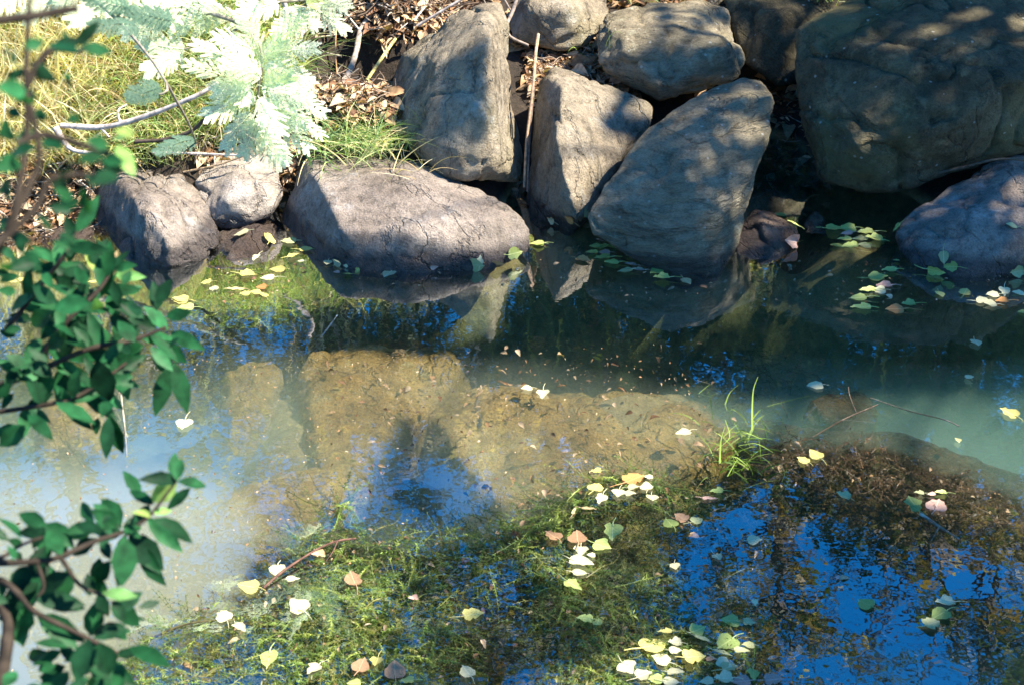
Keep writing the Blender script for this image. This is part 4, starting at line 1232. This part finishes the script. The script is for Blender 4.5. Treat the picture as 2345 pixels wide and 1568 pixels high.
def frond(b3, t3, npair, plen, col):
    ax = t3 - b3; L = np.linalg.norm(ax)
    n = norm(np.array([rng.normal(0, .25) + 0.25, -0.75 + rng.normal(0, .2), 0.6 + rng.normal(0, .2)]))
    d = ax / L; s = norm(np.cross(d, n)); n = np.cross(s, d)
    curve = spline([b3, b3 + ax * .5 + n * L * .08, t3 - n * L * .04], 10)
    af.ribbons(curve[None], 0.002, [s], [col])
    B, Dr = [], []
    for t in np.linspace(0.1, 1, npair):
        c = b3 + ax * t + n * L * 0.08 * 4 * t * (1 - t) * .7
        for sg in (-1, 1):
            B.append(c); Dr.append(d * (0.45 + 0.5 * t) + s * sg * (0.9 - 0.4 * t) + rng.normal(0, .07, 3) - n * 0.15)
    B = np.array(B); Dr = norm(np.array(Dr)); tt = np.repeat(np.linspace(0.1, 1, npair), 2)
    pl = plen * (0.55 + 0.9 * np.sin(np.pi * np.clip(tt * .8 + .12, 0, 1))) * rng.uniform(.85, 1.1, len(B))
    K = 8
    k = np.linspace(0, 1, K)
    path = B[:, None] + Dr[:, None] * (pl[:, None] * k)[:, :, None] - n * (pl[:, None] * 0.12 * k ** 2)[:, :, None]
    af.ribbons(path, 0.0012, np.cross(Dr, n), np.array(col) * .9)
    m = np.linspace(0.06, 1, 16)
    for sg in (-1, 1):
        ld = norm(Dr * .55 + np.cross(Dr, n) * sg)
        c = B[:, None] + Dr[:, None] * (pl[:, None] * m)[:, :, None] - n * (pl[:, None] * 0.12 * m ** 2)[:, :, None]
        ll = 0.0085 * (1.05 - 0.55 * m)
        c = c + ld[:, None] * (ll * .5)[None, :, None]
        N = len(B) * 16
        af.cards(c.reshape(-1, 3), np.repeat(ld, 16, 0), np.tile(n, (N, 1)) + rng.normal(0, .25, (N, 3)), np.tile(ll, len(B)), 0.0024, np.array(col) * rng.uniform(.85, 1.1, (N, 1)))


SIL, SIL_SHADED = (0.74, 0.80, 0.62), (0.09, 0.17, 0.12)  # second is the same wattle leaf with shade put into its colour
FR = [(600, 130, 715, 112, 4.45), (600, 150, 705, 190, 4.42), (590, 195, 735, 255, 4.4), (590, 230, 728, 305, 4.4), (590, 250, 700, 335, 4.42), (585, 262, 650, 362, 4.45), (590, 200, 440, 150, 4.45), (590, 180, 455, 105, 4.48),
      (580, 220, 478, 262, 4.45), (580, 252, 520, 335, 4.45), (600, 130, 560, 48, 4.5), (620, 120, 690, 42, 4.5), (590, 300, 640, 372, 4.45), (590, 120, 500, 88, 4.5), (595, 160, 640, 95, 4.46), (600, 200, 660, 180, 4.4), (585, 240, 540, 200, 4.4),
      (590, 220, 640, 300, 4.38), (600, 180, 540, 130, 4.4), (590, 270, 560, 350, 4.42), (610, 210, 700, 225, 4.37), (600, 240, 690, 280, 4.37), (580, 200, 500, 210, 4.4), (590, 160, 520, 150, 4.42),
      (560, 60, 480, 15, 4.6), (520, 30, 400, 62, 4.6), (480, 10, 330, 25, 4.55), (700, 10, 785, 66, 4.65), (700, 10, 740, -30, 4.65), (640, 20, 720, 60, 4.6), (600, 10, 640, -50, 4.6), (560, 10, 500, -50, 4.6), (700, 45, 640, 75, 4.6), (640, 5, 560, 30, 4.6), (740, 0, 790, 20, 4.65),
      (430, 115, 330, 100, 4.5), (420, 120, 340, 160, 4.5), (150, -25, 60, 40, 4.5), (260, 0, 170, 45, 4.5), (330, -30, 250, 25, 4.5), (80, -40, -20, 25, 4.5), (220, -50, 130, 5, 4.5), (420, -30, 340, -5, 4.5), (380, 30, 290, 75, 4.5)]
for (a, b, c, d_, Y) in FR:
    Y -= 0.7
    frond(P(a, b, Y) - off, P(c, d_, Y - rng.uniform(0.0, 0.12)) - off, 11, 0.036, np.array(SIL) * rng.uniform(.85, 1.08))
FR2 = [(320, 60, 220, 60, 2.4), (300, 20, 200, -10, 2.4), (400, 50, 300, 30, 2.5), (450, 318, 365, 345, 3.0), (370, 200, 300, 222, 2.5)]
for (a, b, c, d_, Y) in FR2:
    frond(P(a, b, Y) - off, P(c, d_, Y - 0.08) - off, 9, 0.02, np.array(SIL_SHADED) * rng.uniform(.8, 1.4))
for pts, r0, r1 in [([(120, -60, 4.0), (380, 5, 3.92), (560, 60, 3.82), (600, 130, 3.77), (592, 200, 3.74), (588, 300, 3.76)], .008, .003), ([(380, 5, 3.92), (520, -5, 3.92), (640, 5, 3.92), (740, -5, 3.96)], .006, .003),
                    ([(560, 60, 3.82), (480, 95, 3.8), (400, 120, 3.8)], .004, .002), ([(120, -60, 4.0), (250, 30, 3.0), (380, 190, 2.52), (330, 225, 2.5)], .004, .002), ([(380, 190, 2.52), (430, 280, 2.8), (450, 330, 3.0)], .003, .002)]:
    p = spline([P(*q) for q in pts], 20) - off
    ab.tube(p, r0, r1, (0.32, 0.28, 0.22), 6)
ab.build('branch', M_BARK, wat)
af.build('foliage', M_WATTLE, wat, smooth=False)

# ------------------------------------------------------------------ dark-leaved shrub in the foreground, left
shr = empty('foreground_shrub', (-1.55, 0.9, 0.55))
tag(shr, 'dark green broad-leaved shrub hanging into the left edge in front of the pool', 'shrub')
off = np.array(shr.location)
ab, al = Acc(), Acc()
DK = [(0.010, 0.062, 0.022), (0.018, 0.095, 0.034), (0.009, 0.045, 0.019), (0.014, 0.080, 0.042)]
LTc = [(0.22, 0.42, 0.10), (0.15, 0.33, 0.10), (0.35, 0.48, 0.12)]


def sleaf(px0, py0, px1, py1, w, tone, dist, dd=0.0):
    b = D(px0, py0, dist); t = D(px1, py1, dist + dd); t = b + (t - b) * 1.08
    L = np.linalg.norm(t - b)
    W_ = min(max(1.1 * w / FPX * dist, L * 0.36), L * 0.56)
    view = norm(CAM - b)
    n = norm(view * 0.9 + np.array([0.1, 0, 0.4]) + rng.normal(0, .3, 3))
    c = np.array((DK if tone == 'd' else LTc if tone == 'l' else DK)[rng.integers(0, 3)]) * rng.uniform(.8, 1.3)
    if tone == 'm': c = c * 1.35
    if tone == 't': c = np.array((0.5, 0.36, 0.2))
    al.leaves((b - off)[None], (t - b)[None], n[None], L, W_, c[None], fold=rng.uniform(.05, .3), droop=rng.uniform(0.02, .22))


def zz(tab, ox, oy, s, base, var):
    for e in tab.split():
        f = e.split(',')
        v = [float(q) for q in f[:5]]
        x0, y0, x1, y1 = [(o + q / s) / 1.0665 for o, q in zip((ox, oy, ox, oy), v[:4])]
        sleaf(x0, y0, x1, y1, v[4] / s / 1.0665, f[5] if len(f) > 5 else 'd', base + rng.uniform(-var, var), rng.uniform(-.03, .03))
        if rng.random() < .95 and len(f) < 6 or (oy == 560 and rng.random() < .9):
            jx, jy = rng.normal(0, 16, 2); a = rng.normal(0, .6)
            ux, uy = x1 - x0, y1 - y0
            sleaf(x0 + jx, y0 + jy, x0 + jx + ux * math.cos(a) - uy * math.sin(a), y0 + jy + ux * math.sin(a) + uy * math.cos(a), v[4] / s / 1.0665, 'd' if rng.random() < .7 else 'm', base + rng.uniform(-var, var) + .08, 0)


zz("1105,290,1130,150,70 1105,290,915,268,30 1110,295,1285,322,45 1105,295,950,420,110,l 960,440,815,345,70 950,530,1215,655,75 960,490,1070,475,45,l 940,520,820,470,60,l 700,520,590,440,100 760,560,640,400,150 720,580,590,480,110 590,540,510,430,80 640,600,480,560,80 700,600,630,680,90,m 600,650,460,750,130 780,640,770,930,150 850,680,1000,860,70 690,780,640,660,60 690,790,600,930,150 200,880,275,705,110 280,560,450,690,130 300,600,380,730,100 290,570,120,490,90 270,600,120,620,100 60,700,85,770,60 200,820,65,1000,140 430,870,240,980,110 240,850,170,980,90 640,990,850,1010,75,l 660,1000,570,900,100 230,1030,530,1070,110 240,1010,0,1150,150 150,1060,130,1290,120 240,1130,510,1280,90 570,1260,610,1050,150 700,1040,780,1170,90 720,1060,880,1200,100 870,1080,1000,1045,50 580,1250,790,1190,80 720,1230,780,1270,90 560,1280,480,1530,130,m 620,1300,690,1500,130 420,1330,230,1300,70 300,1360,150,1400,70 350,1440,250,1480,80 810,1330,1050,1430,100,m 620,1420,830,1560,110 740,1370,860,1370,60 600,1500,560,1600,110 430,1480,330,1600,110 240,1560,150,1620,90 780,620,880,560,90 820,600,870,640,80,m 640,560,700,500,90,m 870,560,930,440,90 770,730,740,940,90,l 140,690,60,660,60 130,650,0,510,60 20,1010,0,900,90 100,1480,30,1560,110 540,1560,420,1590,100 250,1560,370,1640,100 700,1500,760,1620,110 480,1400,380,1340,80", 0, 1060, 2.5622, 1.5, .10)
zz("660,310,560,130,110,l 720,300,740,150,30,t 730,290,905,300,70,l 740,260,850,225,70,m 640,380,560,470,90,m 570,470,350,500,120,m 330,520,180,620,110,m 310,520,230,360,90 480,690,380,600,70 860,720,760,580,110 1000,520,985,350,90,m 1070,640,940,500,90,m 1060,560,1210,530,80,m 1090,660,1275,750,90,m 1080,760,1135,690,70,m 960,750,1095,890,80,m 900,740,690,820,130,m 690,800,440,820,80,m 620,830,690,1100,150 400,870,380,1070,140,m 440,920,600,1000,100 700,1100,650,1190,80 700,1180,780,1420,80 1110,850,1200,1150,55 330,380,270,260,60,m 180,480,260,330,70 150,600,20,560,90 100,680,0,650,70 450,120,390,0,70 340,200,220,130,70,m 250,200,60,250,90,m 150,80,60,20,80,m 300,1100,180,980,160 160,1250,0,1380,150 180,1180,320,1310,70 100,400,0,390,60 560,350,480,250,70,m 640,400,880,380,80 500,560,600,640,90 700,560,840,640,100 420,660,300,760,110 260,700,160,820,110 820,420,900,360,70,m 880,560,840,450,80,m 540,760,420,680,90 300,860,200,760,100 560,440,640,380,80 760,470,900,560,90 280,950,120,900,120 60,980,0,1080,110 180,880,60,800,100 350,300,460,380,90 120,300,0,330,90 250,420,120,440,80,m 640,460,600,500,80,l 90,180,0,120,80,m 420,420,350,330,90 830,800,760,720,80", 0, 560, 2.614, 1.75, .15)
zz("480,1170,450,1050,60,m 560,1010,470,960,70,m 680,900,560,870,80,m 640,960,520,990,70 720,760,640,700,60,l 640,800,730,940,80,l 590,800,480,770,80,m 620,760,720,740,60,l 430,880,560,850,90,m 380,640,440,660,60 250,760,320,800,110,m 270,240,420,280,60 430,270,620,270,40 330,170,360,210,60 140,500,0,480,100,m 350,430,390,480,80 180,610,260,640,80 60,700,0,740,110,m 120,640,40,600,90 100,880,0,920,100,m 330,930,390,1000,80,m 440,1110,350,1130,80 300,1040,420,1110,70 200,1180,290,1250,110 130,260,240,230,70,m 60,420,140,390,80 40,300,0,250,70 90,560,180,540,70 50,1000,0,1050,90 200,380,280,430,60 60,840,160,800,70 180,720,100,760,90,m 420,1330,340,1280,70 100,1260,0,1200,120,m 170,1330,60,1290,130,m 230,1440,120,1380,120,m 60,1440,0,1480,120,m", 0, 0, 2.24, 1.05, .08)
for pts, r0, r1 in [([(-60, 1290, 1.55), (0, 1288, 1.5), (110, 1282, 1.5), (165, 1262, 1.5), (220, 1237, 1.5), (275, 1220, 1.5), (318, 1200, 1.5), (350, 1172, 1.5), (404, 1100, 1.5)], .0036, .0015),
                    ([(-60, 1340, 1.55), (0, 1327, 1.52), (44, 1360, 1.5), (80, 1400, 1.5), (160, 1440, 1.5), (205, 1462, 1.5), (270, 1495, 1.5)], .004, .002), ([(-10, 1600, 1.5), (15, 1480, 1.5), (10, 1400, 1.52), (-60, 1330, 1.55)], .007, .005),
                    ([(-60, 1290, 1.5), (0, 1277, 1.5), (50, 1246, 1.5), (102, 1228, 1.5)], .003, .0015), ([(139, 1275, 1.5), (183, 1338, 1.5), (242, 1364, 1.5)], .0025, .0015), ([(80, 1275, 1.5), (100, 1340, 1.5), (80, 1372, 1.5)], .0025, .0015),
                    ([(-60, 900, 1.85), (60, 860, 1.8), (200, 800, 1.75), (300, 780, 1.75), (380, 750, 1.75)], .005, .002), ([(-60, 950, 1.8), (110, 925, 1.75), (190, 900, 1.75), (290, 830, 1.75)], .0035, .002), ([(60, 860, 1.8), (150, 740, 1.75), (230, 660, 1.75), (262, 600, 1.75)], .004, .002),
                    ([(10, 760, 1.8), (90, 660, 1.78), (150, 580, 1.75), (180, 520, 1.75)], .003, .002), ([(-60, 700, 1.1), (20, 520, 1.05), (60, 330, 1.05), (60, 150, 1.05), (70, -40, 1.05)], .0028, .002), ([(20, 520, 1.05), (70, 420, 1.05), (90, 350, 1.05), (60, 200, 1.05)], .003, .002),
                    ([(-40, 590, 1.05), (80, 480, 1.05), (120, 410, 1.05), (240, 400, 1.05)], .003, .002), ([(-40, 50, 1.05), (60, 40, 1.05), (180, 20, 1.05)], .004, .003), ([(40, 330, 1.05), (100, 310, 1.05), (180, 330, 1.05), (265, 360, 1.05)], .003, .002), ([(60, 200, 1.05), (110, 120, 1.05), (190, 120, 1.05)], .003, .002)]:
    p = spline([D(*q) for q in pts], 20) - off
    ab.tube(p, r0, r1, (0.04, 0.03, 0.022), 6, 0.08)
    if pts[-1][2] > 1.55:
        for _ in range(16 if pts[-1][2] > 1.7 else 7):
            k = rng.integers(3, len(p) - 1); a, b = proj((p[k] + off)[None])
            th = rng.uniform(-3.1, 3.1); l = rng.uniform(45, 85)
            a, b = a[0], b[0]
            sleaf(a, b, a + l * math.cos(th) + 15, b + l * math.sin(th), rng.uniform(18, 28), 'm' if rng.random() < .5 else 'd', pts[-1][2] + rng.uniform(-.06, .08), rng.uniform(-.03, .03))
# woody stems down to the near bank
for q in [(-60, 1290, 1.55), (-60, 1340, 1.55), (-60, 900, 1.85), (-60, 950, 1.8), (-60, 700, 1.1), (-40, 590, 1.05), (-40, 50, 1.05)]:
    e = D(*q) - off
    ab.tube(spline([(0, 0, 0.0), e * np.array([.25, .6, .55]), e], 10), .012, .005, (0.08, 0.055, 0.04), 6)
ab.build('stem', M_BARK, shr)
al.build('foliage', M_LEAF, shr)


# ------------------------------------------------------------------ trees and bushes beyond the bank (seen mirrored in the water)
def crown(acc, cen, rad, n, size, cols, squash=0.75):
    d = norm(rng.normal(size=(n, 3))) * (rng.random((n, 1)) ** 0.45)
    c = cen + d * rad * np.array([1, 1, squash])
    sub = rng.random(n)
    dirs = rng.normal(size=(n, 3)) + np.array([0, 0, -0.4])
    col = np.asarray(cols)[rng.integers(0, len(cols), n)] * rng.uniform(.6, 1.35, n)[:, None]
    s_ = size * rng.uniform(.6, 1.3, n)
    acc.cards(c, dirs, rng.normal(size=(n, 3)), s_, s_ * .62, col)


def limb(acc, a, b, r0, r1, col, sag=0.1):
    m = (a + b) / 2 + rng.normal(0, sag, 3) * np.linalg.norm(b - a) + np.array([0, 0, .05])
    acc.tube(spline([a, m, b], 9), r0, r1, col, 6, .06)


def tree(label, px, Y, clusters, cols, bark=(0.09, 0.07, 0.055), lean=0.0, size=0.085, r=0.13, twigs_=2, name='bank_tree', dens=1.0):
    top = np.mean([R(*c[:2], Y) for c in clusters], 0)
    bx = R(px, 1100, Y)[0]
    bz = float(gz(np.array([bx]), np.array([Y]))[0]) - 0.05
    t = empty(name, (bx, Y, bz)); off = np.array(t.location)
    a1, a2 = Acc(), Acc()
    zt = max(R(*c[:2], Y)[2] for c in clusters)
    K = 7
    tp = np.array([[bx + lean * k / K + .08 * math.sin(k * 2 + px), Y + .05 * math.cos(k * 3), bz + (zt - bz) * k / K] for k in range(K + 1)])
    tr = spline(tp, 28)
    a1.tube(tr - off, r, r * .15, bark, 9, .06)
    for c in clusters:
        rad, n = c[2], c[3]
        dy = rng.uniform(-.9, .9)
        cen = R(c[0], c[1], Y + dy)
        k = np.argmin(np.abs(tr[:, 2] - (cen[2] - 0.35 * abs(cen[0] - bx) - 0.2)))
        limb(a1, tr[k] - off, cen - off, r * .22 + .008, .01, bark)
        for _ in range(twigs_):
            limb(a1, cen - off, cen - off + rng.normal(0, rad * .7, 3), .009, .004, bark)
        for _ in range(4):
            crown(a2, cen - off + rng.normal(0, rad * .45, 3), rad * .62, int(n * dens) // 4, size, cols)
    a1.build('trunk', M_BARK, t)
    a2.build('crown', M_TREELEAF, t, smooth=False)
    tag(t, label, 'tree', 'trees mirrored in the pool')


GRN = [(0.06, 0.085, 0.022), (0.085, 0.11, 0.03), (0.045, 0.06, 0.018)]
BRW = [(0.16, 0.10, 0.045), (0.24, 0.16, 0.07), (0.10, 0.065, 0.03), (0.30, 0.22, 0.12)]
GLD = [(0.26, 0.20, 0.06), (0.18, 0.16, 0.05), (0.32, 0.24, 0.10), (0.12, 0.12, 0.035)]
tree('brown leafy tree mirrored at the left of the pool behind the shrub', 150, 10.0,
     [(40, 930, .55, 420), (180, 920, .6, 460), (300, 900, .6, 460), (120, 1010, .5, 240), (250, 985, .45, 220), (420, 905, .45, 300), (-60, 980, .6, 400), (60, 1290, .6, 700), (300, 1330, .65, 800), (0, 1400, .6, 700), (480, 1290, .5, 500), (420, 1440, .65, 800), (200, 1440, .65, 800), (250, 1560, .7, 800), (560, 1420, .5, 500), (380, 985, .35, 120), (60, 1120, .5, 160)], BRW + GRN[:1])
tree('thin golden tree mirrored over the brown sunken rock', 760, 11.0,
     [(560, 930, .4, 220), (640, 880, .5, 420), (760, 890, .55, 480), (860, 930, .55, 420), (780, 990, .5, 300), (620, 1010, .35, 120), (900, 860, .5, 420), (700, 960, .4, 220)], GLD + BRW[:2], bark=(0.3, 0.25, 0.2))
tree('green tree with pale leaves mirrored right of the tall boulder', 1330, 10.5,
     [(1250, 830, .55, 520), (1360, 800, .55, 520), (1440, 850, .5, 420), (1130, 880, .5, 420), (1330, 920, .5, 350), (1000, 930, .45, 260), (1060, 1000, .4, 160), (1520, 900, .5, 360)], GRN + GLD)
tree('dense dark tree mirrored over the weed in the lower middle', 1250, 12.0,
     [(1150, 1250, .6, 420), (1260, 1180, .6, 460), (1380, 1230, .65, 480), (1480, 1160, .55, 420), (1230, 1380, .65, 460), (1380, 1400, .65, 430), (1480, 1330, .5, 300), (1300, 1530, .7, 480), (1120, 1460, .6, 360), (1450, 1540, .6, 380), (1000, 1330, .6, 300), (960, 1480, .6, 300), (1570, 1130, .5, 300), (1150, 1100, .5, 320), (850, 1400, .5, 240), (760, 1520, .6, 300), (1560, 1440, .4, 200), (880, 1250, .6, 300), (1060, 1540, .6, 300), (700, 1350, .5, 200)], GRN + BRW[:1], r=0.2, dens=2.0)
tree('reddish brown leafy tree mirrored as a column inside the blue reflection', 1800, 11.0,
     [(1770, 1280, .38, 260), (1830, 1340, .36, 260), (1800, 1430, .40, 320), (1850, 1500, .36, 280), (1740, 1520, .5, 380), (1690, 1390, .35, 180), (1700, 1590, .5, 380), (1840, 1600, .45, 320), (1640, 1290, .3, 100), (1880, 1420, .2, 80), (1620, 1500, .35, 160)], BRW + GRN)
tree('dark scrubby tree mirrored along the right below the sunken ledge', 2150, 9.5,
     [(1750, 1080, .45, 320), (1880, 1100, .45, 360), (2000, 1110, .45, 360), (2120, 1130, .5, 420), (2250, 1150, .55, 460), (2350, 1180, .55, 460), (2180, 1230, .45, 260), (2300, 1290, .5, 300), (2050, 1190, .3, 120), (1960, 1170, .25, 90), (1660, 1120, .4, 220), (2110, 1300, .3, 80), (2400, 1350, .5, 260), (1800, 1160, .3, 110)], BRW + GRN, twigs_=4)
tree('tall slender bare-stemmed poplar mirrored as a thin line in the blue', 2045, 13.0,
     [(2050, 1300, .3, 90), (2030, 1400, .25, 50), (2060, 1500, .3, 60), (2035, 1580, .4, 110), (2080, 1230, .35, 120)], GRN, r=0.07, twigs_=5)
tree('leafy green tree mirrored in the lower right corner', 2320, 11.5,
     [(2190, 1440, .35, 190), (2270, 1470, .4, 280), (2340, 1500, .45, 320), (2330, 1420, .4, 260), (2400, 1560, .6, 420), (2250, 1540, .25, 80), (2420, 1450, .6, 400), (2150, 1400, .2, 50)], GRN)


def rclus(n, x0, x1, y0, y1, rad, cnt):
    return [(rng.uniform(x0, x1), rng.uniform(y0, y1), rng.uniform(.6, 1.2) * rad, int(cnt * rng.uniform(.5, 1.5))) for _ in range(n)]


tree('fine-leaved tree mirrored as dark speckles across the lower middle', 1450, 11.0, rclus(34, 950, 1680, 1090, 1600, .40, 170), GRN + BRW[:1] + BRW[2:3], size=.07, twigs_=3)
tree('sparse thin-branched tree mirrored as twigs across the lower right blue', 2200, 12.5, rclus(16, 1880, 2420, 1160, 1600, .35, 30), GRN + BRW[:1], size=.07, r=.08, twigs_=6)


tree('leafy green tree mirrored over the weed at lower left', 780, 11.0, rclus(20, 480, 1000, 1120, 1600, .42, 200), GRN + GLD[1:2], size=.08)


def bush(label, px, Y, w, h, n, cols, dry=0.5, size=0.06):
    x = R(px, 850, Y)[0]
    z = float(gz(np.array([x]), np.array([Y]))[0])
    t = empty('bank_bush', (x, Y, z - 0.03))
    a1, a2 = Acc(), Acc()
    for _ in range(12):
        e = np.array([rng.normal(0, w * .5), rng.normal(0, .25), h * rng.uniform(.6, 1.05)])
        s_ = np.array([rng.normal(0, .08), rng.normal(0, .06), 0])
        m = (s_ + e) / 2 + rng.normal(0, .08, 3)
        c = np.array(PALE if rng.random() < (.5 if cols is not GRN and px < 1200 else 0) else BRN) * rng.uniform(.6, 1.1)
        a1.tube(spline([s_, m, e], 8), .011, .004, c, 5)
        for _ in range(3):
            limb(a1, m, m + rng.normal(0, .22, 3) + [0, 0, .15], .006, .003, c)
    for _ in range(14):
        c = np.array([rng.normal(0, w * .42), rng.normal(0, .25), h * rng.uniform(.2, .95)])
        crown(a2, c, .34, n // 7, size, cols)
    rt = np.stack([rng.normal(0, w * .5, 160), rng.normal(0, .25, 160), np.zeros(160)], 1)
    grass(a2, rt, h * .4, h * .9, .012, STRAW if px < 1000 else GRN, lean=(0, 0), spread=.18, droop=.3, K=5)
    a1.build('stem', M_BARK, t); a2.build('foliage', M_TREELEAF, t, smooth=False)
    tag(t, label, 'bush', 'bushes on top of the bank')


for lab, px, Y, w, h, n, cols in [
    ('brown dry bush on the bank mirrored at the far left', -150, 7.6, .9, 1.25, 900, BRW), ('golden dry bush on the bank mirrored behind the shrub tips', 330, 7.4, .8, 1.15, 900, BRW + GLD),
    ('golden brown bush with pale stems mirrored over the long boulder shadow', 780, 7.5, .85, 1.4, 1900, GLD + BRW), ('brown bush with pale stems mirrored left of the tall boulder reflection', 1080, 7.3, .75, 1.3, 1600, BRW),
    ('green bush with pale leaves mirrored under the egg-shaped boulder', 1370, 7.5, .85, 1.5, 2000, GRN + GLD), ('dark green bush mirrored on the black water right of centre', 1750, 7.6, .95, 1.9, 1800, GRN),
    ('dark brown bush mirrored on the black water at right', 2150, 7.5, .95, 1.9, 1800, GRN + BRW[:1]), ('tall dark bush mirrored behind the raft of leaves', 1950, 7.9, 1.0, 2.1, 2400, GRN + BRW[:1]), ('dark green bush mirrored above the green water grass', 1580, 7.8, .9, 1.8, 2200, GRN),
    ('tall dark bush mirrored near the right edge leaves', 2360, 7.9, 1.0, 2.1, 2400, GRN),
    ('dark bush mirrored at the right picture edge', 2560, 7.6, 1.0, 1.9, 1700, GRN + BRW)]:
    bush(lab, px, Y, w, h, n, cols)

# ------------------------------------------------------------------ unseen tree on the right, its crown shaped to shade the right half
ot = empty('unseen_shade_tree', (5.6, 5.6, 0.9))
tag(ot, 'unseen leafy tree over the right bank, crown shaped to shade the boulders and water below', 'tree')
off = np.array(ot.location)
SH = [  # polygon in photo coordinates, crown leaves to shade it, holes left lit (x, y, rx, ry)
    ([(1655, -120), (2900, -120), (2900, 640), (1640, 650), (1500, 630), (1380, 570), (1335, 500), (1400, 380), (1500, 270), (1600, 190), (1690, 170), (1700, 60)], 5200,
     [(2080, 200, 60, 40), (2010, 265, 60, 40), (1940, 330, 70, 40), (1960, 410, 70, 30), (2330, 420, 60, 40), (2140, 560, 60, 25), (2330, 560, 45, 25), (1720, 540, 30, 30), (1715, 300, 25, 25), (2330, 60, 50, 40), (2230, 60, 20, 30), (1660, 480, 14, 16)]),
    ([(1440, 130), (1710, 100), (1700, 190), (1510, 245)], 260, []),
    ([(1480, 10), (1690, 20), (1690, 60), (1500, 50)], 60, []),
    ([(1360, 590), (2900, 600), (2900, 860), (2300, 880), (2000, 880), (1700, 900), (1560, 810), (1420, 700)], 4200, [(2270, 690, 70, 25), (1990, 650, 40, 50), (1960, 550, 60, 25)]),
    ([(1640, 1100), (1900, 1090), (2200, 1190), (2900, 1220), (2900, 1900), (1480, 1900), (1560, 1350)], 7000, [(1500, 1500, 120, 60), (1680, 1470, 60, 40), (1750, 1290, 60, 50), (2100, 1400, 40, 30)]),
    ([(1000, 1230), (1640, 1120), (1560, 1700), (800, 1700)], 480, [(1320, 1270, 80, 90), (1460, 1520, 120, 60)]),
    ([(640, 610), (1420, 600), (1420, 740), (1150, 780), (700, 760)], 1700, [(620, 650, 60, 60)]),
    ([(1015, 140), (1105, 115), (1110, 330), (990, 320)], 230, [(1040, 300, 30, 40)]),
    ([(690, 60), (900, 60), (880, 200), (720, 200)], 120, []),
    ([(965, 915), (1005, 925), (1165, 1150), (1100, 1210), (900, 1140), (930, 1010)], 650, []),  # added to darken the gap between the sunken rocks
]
a1, a2 = Acc(), Acc()
allc = []
for poly, n, holes in SH:
    q = np.array(poly)
    m = 0
    px = rng.uniform(q[:, 0].min(), q[:, 0].max(), n * 4); py = rng.uniform(q[:, 1].min(), q[:, 1].max(), n * 4)
    ok = in_poly(px, py, poly)
    for h in holes:
        ok &= ((px - h[0]) / h[2]) ** 2 + ((py - h[1]) / h[3]) ** 2 > 1
    px, py = px[ok][:n], py[ok][:n]
    for a, b in zip(px, py):
        hb = hit(a, b)
        if hb is not None: tp = hb[0]
        else:
            tp = W(a, b)
            if tp[1] > 4.9: tp = P(a, b, 5.3)
        allc.append(tp)
allc = np.array(allc)
tt = rng.uniform(5.4, 8.2, len(allc))
cc = allc + np.array(SUN) * tt[:, None]  # leaves set along the sun line so the crown casts that shade
n = len(cc)
s_ = 0.062 * rng.uniform(.7, 1.3, n)
col = np.asarray(GRN)[rng.integers(0, 3, n)] * rng.uniform(.8, 1.5, n)[:, None]
a2.cards(cc - off, rng.normal(size=(n, 3)), np.array(SUN) + rng.normal(0, .5, (n, 3)), s_, s_ * .75, col)
trunk = spline([(0, 0, 0), (-.1, -.2, 1.5), (-.3, -.6, 3.0), (-.4, -1.0, 4.3), (-.3, -1.5, 5.6)], 20)
m_ = 6500
tb = np.stack([rng.uniform(-.6, 4.6, m_), rng.uniform(6.9, 8.3, m_), rng.uniform(1.2, 4.0, m_)], 1)  # extra leaves added to keep sun off the bank bushes
cb = tb + np.array(SUN) * rng.uniform(5.0, 8.0, m_)[:, None]
a2.cards(cb - off, rng.normal(size=(m_, 3)), np.array(SUN) + rng.normal(0, .5, (m_, 3)), .13, .095, np.asarray(GRN)[rng.integers(0, 3, m_)])
cc = np.vstack([cc, cb[:1500]]); n = len(cc)
a1.tube(trunk, .16, .05, (0.10, 0.08, 0.06), 9, .05)
for k in range(34):
    e = cc[rng.integers(0, n)] - off
    st = trunk[np.argmin(np.abs(trunk[:, 2] - e[2] * .75))]
    limb(a1, st, e, .03, .006, (0.10, 0.08, 0.06))
a1.build('trunk', M_BARK, ot); a2.build('crown', M_TREELEAF, ot, smooth=False)
